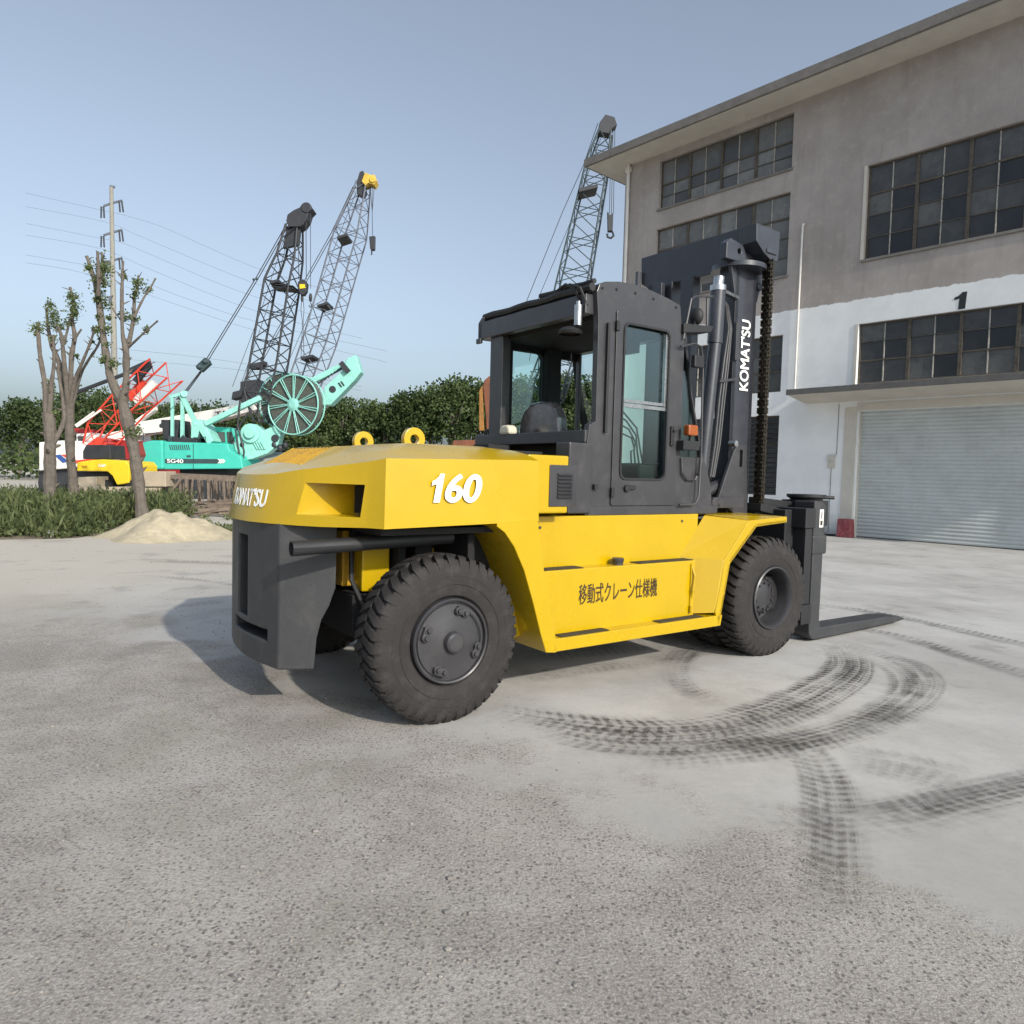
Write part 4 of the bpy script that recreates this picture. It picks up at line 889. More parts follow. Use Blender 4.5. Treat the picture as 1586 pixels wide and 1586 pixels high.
# loose things by the wall
def wth(name, label, cat, s, y): return thing(name, label, cat, Bw(s, y, 0), FH, local=True)
t = wth('concrete_block', 'red painted concrete block with flaking paint at the foot of the shutter door', 'block', .30, .30)
b = MB(); b.prism([(-.20, 0), (.22, 0), (.20, .56), (-.17, .56)], -.17, .17, 'y'); b.build('block_body', mat('flaking_red_paint', (.25, .05, .06), .8, var=.35, scale=6, dirt=(.42, .36, .34), dirt_amt=.5), t, bevel=.02)
b = MB(); b.prism([(.221, .0), (.2215, .0), (.205, .54), (.2035, .54)], -.16, .10, 'y'); b.build('bare_side', CONC, t)
t = wth('push_broom', 'thin broom leaning on the white wall beside the forklift mast', 'broom', 1.05, .35)
b = MB(); b.cyl((.12, -.26, 1.12), (-.02, -.02, .10), .014, 8); b.build('broom_handle', mat('blue_handle', (.08, .09, .2), .5), t)
b = MB(); b.box(-.16, .12, -.06, .04, 0, .10); b.build('broom_head', CONC, t, bevel=.01)
t = wth('rubber_mat', 'black rubber strip lying flat along the foot of the white wall', 'mat', 1.45, .28)
b = MB(); b.prism([(-.75, -.22), (.9, -.22), (.9, .12), (-.6, .24)], .002, .05, 'z'); b.build('mat_sheet', BLK, t)
t = wth('rubble_heap', 'pinkish white heap of broken tiles behind the forklift mast by the wall', 'heap', 4.6, .9)
b = MB(); random.seed(3)
for i in range(160):
    x, y = random.gauss(0, .8), random.gauss(0, .28); h = max(.05, 1.35*math.exp(-(x/1.1)**2-(y/.5)**2))*random.random()
    q = Vector((random.uniform(-1, 1), random.uniform(-1, 1), random.uniform(-1, 1))).normalized(); b.beam((x, y, h+.05), (x+q.x*.25, y+q.y*.1, h+.05+abs(q.z)*.12), .16, .05)
b.build('broken_tile', mat('pinkish_tile', (.50, .38, .38), .7, var=.4, scale=8, dirt=(.65, .60, .58), dirt_amt=.8), t)
# =================================================================== BACKGROUND
def ext(m, pts, vec):
    n = len(pts); v = Vector(vec); vs = list(pts)+[p+v for p in pts]
    return m.add(vs, [tuple(range(n)), tuple(range(n, 2*n))[::-1]] + [(i, n+i, n+(i+1) % n, (i+1) % n) for i in range(n)])
def PX(pts, Y): return [PW(a, b, Y) for a, b in pts]
def px(n, Y): return n*Y/1116.0
def gpt(x, Y): p = PW(x, 760, Y); return (p.x, Y, 0)
TEAL = mat('teal_paint', (.055, .50, .40), .4, var=.08, scale=1.5, dirt=(.12, .38, .32), dirt_amt=.3)
TEALP = mat('pale_teal_paint', (.28, .64, .56), .45, var=.12, scale=3, dirt=(.25, .38, .35), dirt_amt=.35)
DKT = mat('dark_teal_steel', (.035, .06, .068), .6, var=.2)
DKS = mat('dark_machine_steel', (.028, .030, .036), .6, var=.25)
GRL = mat('haze_grey_steel', (.12, .13, .16), .6, var=.2)  # pale bluish grey: the far boom's haze is put into its colour
REDP = mat('red_orange_paint', (.62, .055, .03), .45, var=.12)
REDD = mat('dark_red_paint', (.30, .02, .02), .5, var=.15)
WHP = mat('white_machine_paint', (.74, .71, .66), .5, var=.08, scale=1, dirt=(.45, .40, .33), dirt_amt=.3)
YELF = mat('far_yellow_paint', (.78, .55, .02), .45, var=.08, dirt=(.5, .36, .05), dirt_amt=.3)
WOOD = mat('weathered_timber', (.17, .13, .10), .85, var=.35, scale=5, dirt=(.30, .26, .21), dirt_amt=.5)
BLOCKM = mat('beige_block', (.42, .35, .26), .9, var=.15, scale=2, dirt=(.25, .21, .16), dirt_amt=.5)
RUST = mat('rusty_orange', (.17, .06, .03), .8, var=.3, scale=3, dirt=(.12, .06, .04), dirt_amt=.6)
BLUEP = mat('blue_stripe', (.03, .08, .28), .5)

def lattice(m, stations, Y, dep, bay, rch, rbr, tilt=0.0):
    """stations: (cx, cy, width) pixels along the boom; square section truss standing at distance Y, leaning back by tilt"""
    P = [(PW(a, b, Y), px(w, Y)) for a, b, w in stations]
    y0 = P[0][0].z
    P = [(Vector((p.x, p.y, p.z)), w) for p, w in P]
    sec = []; L_ = 0
    for i in range(len(P)-1):
        (p, w), (q, v) = P[i], P[i+1]; k = max(1, round((q-p).length/bay))
        for j in range(k): sec.append((p.lerp(q, j/k), w+(v-w)*j/k))
    sec.append(P[-1]); cor = []
    for i, (p, w) in enumerate(sec):
        d = (sec[min(i+1, len(sec)-1)][0]-sec[max(i-1, 0)][0]).normalized(); s_ = Vector((d.z, 0, -d.x)).normalized(); t_ = Vector((.22, 1, 0)).normalized()*dep*min(1, w/max(x[1] for x in sec)+.1)
        cor.append([p-s_*w/2-t_/2, p+s_*w/2-t_/2, p+s_*w/2+t_/2, p-s_*w/2+t_/2])
    for k in range(4): m.tube([c[k] for c in cor], rch, 6)
    for i in range(len(cor)-1):
        for k in range(4):
            a, b, c, d = cor[i][k], cor[i][(k+1) % 4], cor[i+1][k], cor[i+1][(k+1) % 4]
            if i % 2: m.tube([a, d], rbr, 5, False)
            else: m.tube([b, c], rbr, 5, False)
            if i % 2 == 0: m.tube([a, b], rbr*.9, 5, False)
    return cor
def rope(m, pts, Y, r): m.tube([PW(a, b, Y) for a, b in pts], r, 5)

# ---- teal rig with hose reels and its lattice boom
Y = 36
rig = thing('crawler_rig', 'teal crawler rig with two big hose reels and a dark lattice boom', 'crane', gpt(295, Y))
def bp_(m, name, par=None, mt=TEAL, **k): return m.build(name, mt, par or rig, **k)
m = MB(); ext(m, PX([(216, 724), (213, 715), (214, 692), (219, 686), (234, 683), (252, 683), (253, 728), (222, 728)], Y), (0, 2.6, 0)); bp_(m, 'counterweight', bevel=.10, segs=3)
m = MB(); ext(m, PX([(253.3, 685), (352, 688), (356, 699), (373, 708), (377, 727), (253.3, 728)], Y+.05), (0, 2.6, 0)); body = bp_(m, 'body', bevel=.05)
m = MB()
for i in range(10): ext(m, PX([(262+i*3.2, 690), (263.2+i*3.2, 690), (265.2+i*3.2, 698), (264+i*3.2, 698)], Y+.03), (0, .03, 0))
ext(m, PX([(255.5, 711.5), (336, 712), (341, 715), (336, 719), (255.5, 718.5)], Y+.03), (0, .03, 0)); ext(m, PX([(299, 688), (299.6, 688), (299.6, 727), (299, 727)], Y+.03), (0, .03, 0)); ext(m, PX([(289, 706), (295, 706), (295, 709), (289, 709)], Y+.02), (0, .04, 0))
m.build('vent_and_stripe', DKT, body)
p = PW(271, 715, Y); text('SG40', 'lettering', (p.x, Y+.025, p.z), (1, 0, 0), (-.02, 0, 1), px(25, Y), px(6, Y), WHITE, body, bold=.02, thick=.01)
m = MB()
for a in (0, 1, 2): ext(m, PX([(337+a*3.4, 712), (339+a*3.4, 712), (342+a*3.4, 715), (339+a*3.4, 718.6), (337+a*3.4, 718.6), (340+a*3.4, 715)], Y+.01), (0, .015, 0))
m.build('arrow_mark', WHITE, body)
m = MB(); ext(m, PX([(318, 688), (321, 664), (326, 662), (358, 663), (364, 670), (372, 700), (356, 699), (352, 688)], Y+1.6), (0, 1.1, 0)); cb = bp_(m, 'cab', bevel=.04)
m = MB(); ext(m, PX([(333, 670), (348, 670), (349, 686), (334, 686)], Y+1.57), (0, .02, 0)); ext(m, PX([(351, 670), (359, 670), (366, 692), (352, 686)], Y+1.57), (0, .02, 0)); m.build('cab_window', PANE, cb)
m = MB(); ext(m, PX([(249, 651), (276, 651), (277, 657), (274, 682), (252, 682), (251, 664), (246, 663), (246, 658), (249, 657)], Y+.8), (0, 1.4, 0)); m.box(PW(252, 682, Y).x, PW(300, 682, Y).x, Y+.4, Y+2, PW(270, 686, Y).z, PW(270, 678, Y).z); bp_(m, 'winch', mt=DKS, bevel=.04)
m = MB()
for dy in (0, 1.5):
    m.beam(PW(267, 686, Y+.6+dy), PW(267, 616, Y+.6+dy), .14, .14); m.beam(PW(282.5, 683, Y+.6+dy), PW(283, 612, Y+.6+dy), .16, .16); m.beam(PW(305, 660, Y+.6+dy), PW(281, 612, Y+.6+dy), .24, .2)
    m.beam(PW(263, 616, Y+.6+dy), PW(290, 609, Y+.6+dy), .16, .16)
m.cyl(PW(285, 611, Y+.4), PW(285, 611, Y+2.4), px(5, Y), 16); bp_(m, 'gantry', mt=TEALP, bevel=.01)
m = MB()
for o in (-2.2, 0, 2.2): rope(m, [(275+o, 620), (290+o, 605), (316+o*.6, 570)], Y+1, .022)
for o in (-2, 2): rope(m, [(317+o, 565), (397+o, 434), (447+o, 346)], Y+1, .024)
for a in (342, 401): pass
bp_(m, 'pendant_rope', mt=DKS)
m = MB()
for a, b in ((311, 570), (320, 562)): m.sphere(PW(a, b, Y+1), px(6.5, Y), .3, px(5, Y), 12, 8)
m.beam(PW(309, 573, Y+1), PW(323, 560, Y+1), .3, .4); m.sphere(PW(393, 434, Y+1), .07); m.sphere(PW(398, 433, Y+1), .07); bp_(m, 'bridle_block', mt=DKT)
m = MB(); lattice(m, [(404, 655, 14), (408, 612, 40), (418.5, 554, 40), (437, 442, 37), (449, 400, 27), (456, 352, 17)], Y+1.2, 1.1, .72, .058, .030)
for a_, b_, w_ in ((437, 440, 34), ):
    for k in range(2): ext(m, PX([(a_-w_/2, b_+k*3.5), (a_+w_/2, b_+k*3.5+3), (a_+w_/2, b_+k*3.5+4.2), (a_-w_/2, b_+k*3.5+1.2)], Y+.7), (0, 1.0, 0))
ext(m, PX([(444, 352), (465, 352), (462, 380), (438, 385)], Y+1.0), (0, .25, 0))
ext(m, PX([(418, 436), (431, 433), (431, 437), (418, 441)], Y+.6), (0, 1.2, 0)); bp_(m, 'lattice_boom', mt=DKS)
m = MB(); ext(m, PX([(447, 352), (443, 343), (445, 333), (455, 326), (464, 322), (468, 316), (475, 314), (480, 318), (484, 324), (478, 330), (475, 340), (469, 349), (464, 352)], Y+.8), (0, .8, 0)); m.lathe([(0, .001), (0, px(8, Y)), (.2, px(8, Y)), (.2, .001)], PW(474, 322, Y+.75), (0, 1, 0), 20); bp_(m, 'boom_head', mt=DKS, bevel=.03)
m = MB(); rope(m, [(462, 345), (463, 434)], Y+1, .020); rope(m, [(474, 340), (474.5, 434)], Y+1, .020); rope(m, [(481, 328), (481, 448)], Y+1, .016); rope(m, [(452, 350), (430, 430), (400, 520), (372, 600)], Y+1, .014); rope(m, [(446, 352), (405, 480), (360, 600)], Y+1, .014)
rope(m, [(468, 460), (466, 480), (468.5, 500), (466, 560)], Y+1, .016); rope(m, [(469, 460), (471, 480), (469.5, 500), (471, 560)], Y+1, .016); bp_(m, 'hoist_rope', mt=DKS)
m = MB(); ext(m, PX([(461, 438), (466, 433), (472, 434), (475.5, 440), (474, 452), (470, 458), (465, 457), (461, 448)], Y+.85), (0, .35, 0)); m.beam(PW(468, 457, Y+1), PW(468, 468, Y+1), .12); hb_ = bp_(m, 'hook_block', mt=DKS, bevel=.03)
m = MB(); ext(m, PX([(464, 441), (472, 441), (473, 447), (464, 448)], Y+.83), (0, .02, 0)); m.build('warning_plate', YELF, hb_)
m = MB(); m.sphere(PW(481, 462, Y+1), px(2.8, Y), px(2.8, Y), px(7, Y), 10, 8); m.tube(PX([(481, 470), (483, 475), (480.5, 477), (478.5, 474)], Y+1), .03, 6); bp_(m, 'ball_hook', mt=DKS)
m = MB()
for a0, b0, a1, b1 in ((222, 683, 222, 672), (240, 682, 240, 671), (222, 673, 246, 671), (300, 688, 300, 678), (318, 688, 318, 677), (300, 679, 318, 678)): m.tube([PW(a0, b0, Y+.3), PW(a1, b1, Y+.3)], .022, 5)
m.tube(PX([(276, 684), (284, 676), (292, 683)], Y+.5), .05, 6); m.tube(PX([(306, 686), (309, 674), (316, 668)], Y+.6), .04, 6); m.box(PW(256, 682, Y).x, PW(262, 682, Y).x, Y+.3, Y+.7, PW(258, 686, Y).z, PW(258, 676, Y).z)
build_each(m, 'handrail', DKT, rig)
# hose reel arm
m = MB()
m.beam(PW(318, 658, Y+.6), PW(404, 617, Y+.6), px(8, Y), .3, up=(0, 1, 0)); m.beam(PW(478, 594, Y+1.5), PW(541, 563, Y+1.5), px(9, Y), .3, up=(0, 1, 0))
ext(m, PX([(498, 628), (503, 600), (530, 575), (538, 556), (551, 550), (559, 577), (549, 590), (512, 628)], Y+1.0), (0, .8, 0))
ext(m, PX([(362, 716), (352, 702), (375, 668), (385, 657), (396, 658), (408, 668), (424, 660), (436, 668), (430, 690), (415, 703), (390, 712)], Y+.9), (0, .7, 0))
ext(m, PX([(296, 654), (308, 650), (318, 660), (330, 684), (322, 690), (308, 668), (303, 688), (295, 688)], Y+.5), (0, 1.2, 0))
arm = bp_(m, 'reel_arm', mt=TEALP, bevel=.03)
m = MB(); m.lathe([(0, .001), (0, px(15, Y)), (.14, px(15, Y)), (.14, px(9, Y)), (.3, px(8, Y)), (.3, .001)], PW(389, 672, Y+.9), (0, -1, 0), 24)
for i in range(4): m.beam(PW(392+i*4, 684, Y+.85), PW(399+i*4, 697, Y+.85), .06)
m.build('swivel_motor', TEALP, arm)
m = MB(); m.lathe([(0, .001), (0, px(5.5, Y)), (.02, px(5.5, Y)), (.02, .001)], PW(515, 604, Y+1.0), (0, -1, 0), 18); ext(m, PX([(523, 594), (525, 593), (530, 600), (528, 601)], Y+.97), (0, .02, 0)); ext(m, PX([(527, 592), (529, 591), (534, 598), (532, 599)], Y+.97), (0, .02, 0)); m.lathe([(0, .001), (0, px(6, Y)), (.02, px(6, Y)), (.02, .001)], PW(426, 680, Y+.88), (0, -1, 0), 18)
m.build('arm_opening', DKS, arm)
m = MB()
for i in range(10):
    m.tube([PW(480+i*5.6, 606-i*3.9, Y+1.3), PW(488+i*5.2, 596-i*3.3, Y+1.3)], .03, 5)
for q in ((425, 690), (434, 695), (442, 690), (376, 690), (370, 705)): m.sphere(PW(q[0], q[1], Y+1.0), .16, .16, .2, 8, 6)
m.beam(PW(528, 563, Y+.9), PW(540, 577, Y+.9), .3, .25); m.tube(PX([(372, 620), (368, 660), (378, 700), (376, 718)], Y+.4), .05, 6); m.tube(PX([(385, 640), (365, 668), (372, 716)], Y+.4), .05, 6)
m.build('hoses_and_brackets', DKS, arm)
def reel(cx, cy, rp, Yr):
    c = PW(cx, cy, Yr); r = px(rp, Y); ax = Vector((-.36, -1, .0)).normalized(); u = ax.cross(Vector((0, 0, 1))).normalized(); v = ax.cross(u)
    m = MB()
    for o_ in (-.28, .28):
        q = c+ax*o_; m.tube([q+u*r*math.cos(t)+v*r*math.sin(t) for t in np.linspace(0, 2*math.pi, 49)], .038, 6, False)
        for i in range(11):
            a = 2*math.pi*i/11
            for da in (-.045, .045): m.tube([q+(u*math.cos(a+da*2.2)+v*math.sin(a+da*2.2))*r*.16, q+(u*math.cos(a+da*1.0+.1)+v*math.sin(a+da*1.0+.1))*r], .024, 5, False)
    m.lathe([(-.36, .001), (-.36, r*.12), (-.30, r*.22), (.30, r*.22), (.36, r*.12), (.36, .001)], c, -ax, 24)
    W_ = m.build('hose_reel', TEALP, rig)
    m = MB()
    for k in range(14): m.lathe([(-.2, r*(.28+.049*k)), (-.235, r*(.30+.049*k)), (-.2, r*(.325+.049*k))], c, ax, 40); 
    m.lathe([(-.2, r*.25), (-.2, r*.97), (.2, r*.97), (.2, r*.25)], c, ax, 40); m.build('wound_hose', mat('dusty_hose', (.085, .095, .08), .8, var=.4, scale=14), W_)
reel(459, 628.5, 46, Y+.55); reel(442, 622, 46, Y+2.6)
m = MB()
for dy in (0, 2.2):
    ext(m, PX([(236, 748), (246, 738), (370, 740), (382, 750), (380, 768), (368, 776), (248, 775), (237, 765)], Y+dy), (0, .7, 0))
for i in range(14): m.box(PW(242+i*10, 760, Y).x, PW(249+i*10, 760, Y).x, Y-.04, Y+.02, PW(300, 777, Y).z, PW(300, 737, Y).z)
m.box(PW(270, 740, Y).x, PW(345, 740, Y).x, Y+.6, Y+2.4, 1.0, 1.62); [bp_(q_, 'crawler_track', mt=DKS) for q_ in (m,)]

# ---- two more lattice cranes farther off
def far_crane(name, label, Y, st, mt, bpx, head_px, rr=1.0):
    t = thing(name, label, 'crane', gpt(bpx, Y), group=None)
    m = MB(); lattice(m, st, Y, px(34, Y), px(23, Y), .062*rr, .032*rr); bm = m.build('lattice_boom', mt, t)
    m = MB(); x0, x1 = PW(bpx-70, 700, Y), PW(bpx+40, 700, Y); z1 = 2.9
    m.prism([(x0.x, 1.3), (x1.x, 1.3), (x1.x, 2.7), (x1.x-1.2, z1), (x0.x, z1)], Y+.6, Y+3.4, 'y'); m.build('body', DKT, t, bevel=.05)
    m = MB()
    for dy in (.3, 3.0): m.prism([(x0.x, .2), (x0.x+.5, 0), (x1.x-.2, 0), (x1.x+.3, .3), (x1.x+.2, 1.0), (x0.x, 1.1)], Y+dy, Y+dy+.8, 'y')
    m.build('crawler_track', DKS, t, bevel=.05)
    return t
Y2 = 56
c2 = far_crane('crawler_crane', 'grey lattice crane with a yellow boom head, tallest of the booms left of the cab', Y2, [(452, 655, 16), (474, 590, 33), (497, 526, 35), (521, 443, 34), (544, 362, 34), (560, 301, 17), (563, 285, 14)], GRL, 440, None)
m = MB(); ext(m, PX([(552, 300), (553, 280), (557, 267), (562, 265), (566, 272), (566, 300), (561, 306)], Y2-.3), (0, .6, 0)); m.build('boom_head', DKS, c2, bevel=.03)
m = MB(); ext(m, PX([(560, 282), (565, 268), (575, 272), (580, 271), (583, 280), (579, 287), (570, 284), (566, 288)], Y2-.5), (0, 1.0, 0)); m.lathe([(0, .001), (0, px(5, Y2)), (.3, px(5, Y2)), (.3, .001)], PW(577, 278, Y2-.6), (0, 1, 0), 14); m.build('head_sheaves', mat('weathered_yellow', (.62, .42, .06), .6, var=.3, scale=5), c2, bevel=.03)
m = MB()
for a in ((573, 286), (576.5, 286), (580, 286)): rope(m, [a, (576.5, 330), (577, 366)], Y2, .022)
for o in (-2, 2): rope(m, [(549+o, 290), (515+o, 362), (480+o, 424), (405+o, 560)], Y2, .030)
rope(m, [(551, 300), (512, 400), (480, 485), (430, 600)], Y2, .02); rope(m, [(516, 358), (525, 364)], Y2, .03)
m.build('rope', DKS, c2)
m = MB(); ext(m, PX([(571.5, 367), (580.5, 366), (580, 387), (576.5, 388), (573, 386)], Y2-.2), (0, .4, 0)); m.beam(PW(576, 386, Y2), PW(575.5, 396, Y2), .10); m.build('hook_block', DKS, c2, bevel=.03)
m = MB(); ext(m, PX([(522, 367), (537, 362), (537, 366), (522, 371)], Y2-1), (0, 1.8, 0)); ext(m, PX([(491, 473), (507, 468), (507, 472), (491, 476)], Y2-1), (0, 1.8, 0)); ext(m, PX([(466, 554), (484, 550), (484, 554), (466, 558)], Y2-1), (0, 1.8, 0)); build_each(m, 'pendant_spreader', DKS, c2)
m = MB(); ext(m, PX([(385, 566), (395, 563), (409, 560), (408, 566), (396, 572), (386, 572)], Y2-.4), (0, .8, 0))
for o in (-3, 0, 3): rope(m, [(390+o, 571), (380+o*.6, 590), (370+o, 615)], Y2, .03)
m.build('bridle_block', DKS, c2)
m = MB(); ext(m, PX([(372, 592), (400, 588), (402, 612), (385, 640), (372, 622)], Y2-2), (0, 1.5, 0)); ext(m, PX([(360, 608), (376, 604), (372, 616), (358, 620)], Y2-2.5), (0, 1, 0)); m.build('winch_housing', DKS, c2, bevel=.04)
Y3 = 46
c3 = far_crane('crawler_crane', 'dark green lattice crane rising behind the forklift cab beside the workshop', Y3, [(826, 655, 18), (846, 610, 52), (863, 560, 50), (887, 447, 46), (926, 256, 32), (938, 205, 18)], mat('dark_green_boom', (.035, .055, .062), .6, var=.2), 800, None)
m = MB(); ext(m, PX([(927, 205), (929, 190), (938, 178), (952, 182), (956, 194), (948, 200), (944, 208)], Y3-.3), (0, .7, 0)); m.build('boom_head', DKS, c3, bevel=.03)
m = MB()
for a in (944.5, 947.5, 950.5): rope(m, [(a+2, 198), (a-.5, 332)], Y3, .02)
rope(m, [(926, 192), (904, 256), (871, 330), (813, 474)], Y3, .022); rope(m, [(936, 200), (885, 342), (833, 465), (820, 560)], Y3, .018); m.build('rope', DKS, c3)
m = MB(); ext(m, PX([(941.5, 328), (944, 334), (948, 332), (950, 330), (949, 358), (942, 358)], Y3-.2), (0, .4, 0)); m.tube(PX([(945.5, 357), (949, 361), (950.5, 366), (946, 370), (941, 368), (940.5, 363)], Y3), .07, 8); m.build('hook_block', DKS, c3)
m = MB(); ext(m, PX([(897, 292), (926, 286), (926, 291), (897, 298)], Y3-.8), (0, 1.4, 0)); m.build('pendant_spreader', DKS, c3)

# ---- red lattice crane and white machines at the left
Y = 34
rc = thing('lattice_crane', 'white crane with blue stripe and a folded red lattice boom behind the bare trees', 'crane', gpt(130, Y))
m = MB(); ext(m, PX([(60, 686), (96, 683), (128, 684), (152, 697), (162, 700), (165, 714), (110, 726), (60, 730)], Y), (0, 2.4, 0)); wb = m.build('body', WHP, rc, bevel=.05)
m = MB(); ext(m, PX([(84, 706), (93, 705), (106, 716), (97, 718)], Y-.02), (0, .019, 0)); m.build('blue_stripe', BLUEP, wb)
m = MB(); ext(m, PX([(94, 705), (101, 705), (118, 714), (162, 709), (162, 712), (116, 719)], Y-.02), (0, .019, 0)); m.build('red_stripe', REDP, wb)
m = MB(); ext(m, PX([(118, 673), (142, 671), (152, 680), (152, 697), (128, 690), (118, 688)], Y+1), (0, 1.2, 0)); cb = m.build('cab', WHP, rc, bevel=.03)
m = MB(); ext(m, PX([(120, 677), (130, 676), (131, 688), (121, 687)], Y+.98), (0, .019, 0)); m.build('cab_window', PANE, cb)
m = MB(); ext(m, PX([(112, 672), (114, 664), (145, 666), (143, 672)], Y+3), (0, 1, 0)); m.build('roof', REDD, rc, bevel=.03)
m = MB(); lattice(m, [(150, 694, 24), (164, 668, 34), (200, 628, 36), (258, 574, 38)], Y+.4, 1.1, .85, .045, .022)
ext(m, PX([(134, 690), (150, 678), (166, 688), (152, 702)], Y), (0, 1.4, 0)); m.build('lattice_boom', REDP, rc)
m = MB(); m.cyl(PW(200, 618, Y+.6), PW(224, 592, Y+.6), px(7, Y), 16); m.build('red_drum', REDP, rc)
m = MB(); m.cyl(PW(212, 624, Y+.3), PW(240, 594, Y+.3), px(7.5, Y), 16); m.build('white_drum', WHP, rc)
m = MB(); m.beam(PW(118, 609, Y+.2), PW(210, 574, Y+.2), .14, .14); m.beam(PW(204, 577, Y+.2), PW(232, 564, Y+.2), .36, .3); m.beam(PW(232, 566, Y+.2), PW(210, 592, Y+.2), .24); rope(m, [(110, 611), (240, 562)], Y, .02); m.build('luffing_strut', DKS, rc)
m = MB(); ext(m, PX([(164, 700), (172, 682), (204, 683), (210, 705), (205, 715), (170, 706)], Y+1), (0, 1.5, 0)); m.build('engine_housing', REDD, rc, bevel=.03)
m = MB(); ext(m, PX([(60, 728), (200, 727), (205, 745), (190, 776), (64, 778), (58, 750)], Y+.3), (0, 2, 0)); m.build('crawler_track', DKS, rc, bevel=.05)
m = MB(); m.beam(PW(117, 660, Y), PW(146, 639, Y), .08); m.beam(PW(119, 662, Y-.3), PW(157, 636, Y-.3), .08); m.build('white_rail', WHP, rc)
Y = 44
tcn = thing('mobile_crane', 'white telescopic boom crane lying low behind the teal rig', 'crane', gpt(250, Y))
m = MB(); ext(m, PX([(206, 656), (353, 631), (420, 616), (424, 628), (352, 648), (300, 661), (214, 676), (206, 672)], Y), (0, .9, 0)); tb = m.build('telescopic_boom', WHP, tcn, bevel=.04)
p = PW(343, 641, Y-.02); text('TA', 'lettering', (p.x, Y-.02, p.z), (1, 0, .17), (-.17, 0, 1), px(20, Y), px(7, Y), DKS, tb, bold=.03, thick=.01)
m = MB(); ext(m, PX([(208, 652), (238, 630), (239, 636), (212, 656)], Y+.2), (0, .5, 0)); ext(m, PX([(164, 672), (205, 664), (212, 690), (170, 692)], Y), (0, 2, 0)); m.build('slewing_cab', WHP, tcn, bevel=.05)
m = MB(); m.box(PW(180, 700, Y).x, PW(420, 700, Y).x, Y+.2, Y+2.4, .6, 1.7); m.build('carrier', REDD, tcn, bevel=.05)
m = MB()
for a in (195, 225, 340, 370, 400): q = PW(a, 700, Y); m.cyl((q.x, Y+.1, .55), (q.x, Y+.5, .55), .55, 20)
m.build('wheel', BLK, tcn)
# ---- second yellow forklift
Y = 27.5
f2 = thing('forklift', 'yellow forklift far back behind the bare trees, partly hidden by the leaning trunk', 'forklift', gpt(160, Y))
m = MB(); ext(m, PX([(119, 717), (142, 713.5), (160, 712.5), (194, 715), (200, 722), (200, 749), (181, 752), (174, 738), (166, 731), (119, 730.5)], Y), (0, 2.2, 0)); fb = m.build('hood', YELF, f2, bevel=.03)
m = MB(); ext(m, PX([(125, 722), (135, 722), (135, 726), (128, 726)], Y-.01), (0, .009, 0)); m.build('side_opening', YELI, fb)
p = PW(158, 722, Y-.01); text('160', 'lettering', (p.x, Y-.01, p.z), (1, 0, 0), (0, 0, 1), px(11, Y), px(4.5, Y), WHITE, fb, shear=.2, bold=.02, thick=.009)
m = MB(); ext(m, PX([(113, 731), (166, 732), (174, 740), (178, 760), (113, 764)], Y+.4), (0, 1.4, 0)); ext(m, PX([(128, 700), (133, 690), (170, 690), (172, 712), (128, 712)], Y+.6), (0, 1.1, 0)); m.build('counterweight', DKS, f2, bevel=.03)
m = MB()
for a in (150, 213): q = PW(a, 760, Y); m.cyl((q.x, Y+.05, .56), (q.x, Y+.4, .56), .56, 28); m.cyl((q.x, Y+1.8, .56), (q.x, Y+2.15, .56), .56, 28)
m.build('wheel', BLK, f2)
# ---- orange excavator behind the cab
Y = 30
exv = thing('excavator', 'rusty orange excavator arm standing just behind the forklift cab', 'excavator', gpt(752, Y))
m = MB(); ext(m, PX([(742, 668), (742, 606), (747, 598), (750, 668)], Y), (0, .3, 0)); m.build('boom_ram', mat('orange_paint', (.27, .125, .03), .8, var=.3), exv, bevel=.02)
m = MB(); ext(m, PX([(748, 600), (750, 590), (758, 583), (772, 584), (776, 680), (754, 680), (752, 640)], Y+.1), (0, .5, 0)); ext(m, PX([(700, 692), (702, 683), (790, 681), (800, 694), (790, 712), (702, 712)], Y+.3), (0, 2, 0)); m.build('arm_and_body', RUST, exv, bevel=.03)
m = MB(); ext(m, PX([(704, 714), (790, 714), (796, 760), (700, 762)], Y+.3), (0, 2.4, 0)); m.build('crawler_track', DKS, exv, bevel=.05)

# ---- concrete blocks, timber rack, poles
Y = 26.5
blocks = [((119, 756), (186, 755), (186, 786), (119, 788), 25.5, 'long low concrete block in the weeds under the far yellow forklift'), ((120, 740), (150, 739), (150, 757), (120, 757), 27.0, 'beige concrete block left of the leaning trunk, below the far yellow forklift'),
          ((219, 731), (257, 731), (257, 755), (219, 755), 26.0, 'beige concrete block directly under the tail of the teal rig'), ((195, 757), (234, 757), (234, 781), (195, 781), 25.0, 'pale concrete block at the left of the timber rack, lower one')]
for a, b_, c, d, yy, lab in blocks:
    t = tag(ext(MB(), [PW(*a, yy), PW(*b_, yy), Vector((PW(*c, yy).x, yy, max(0, PW(*c, yy).z))), Vector((PW(*d, yy).x, yy, max(0, PW(*d, yy).z)))], (0, .8, 0)).build('concrete_block', BLOCKM, bevel=.03), lab, 'block', 'concrete blocks behind the weeds')
for o in bpy.data.objects:
    if o.name == 'concrete_block.002' or o.name == 'concrete_block.001': pass
t = thing('timber_rack', 'trestle rack of weathered timber and poles standing under the teal rig', 'rack', gpt(310, 27))
m = MB(); m.beam(PW(238, 738, 26.4), PW(372, 744, 26.4), .16, .14); m.beam(PW(240, 735, 27.6), PW(372, 741, 27.6), .16, .14); m.beam(PW(240, 736, 26.4), PW(243, 796, 26.4), .10); m.beam(PW(243, 796, 26.4), PW(246, 738, 27.6), .1)
m.build('top_rail', WOOD, t)
random.seed(11); m = MB()
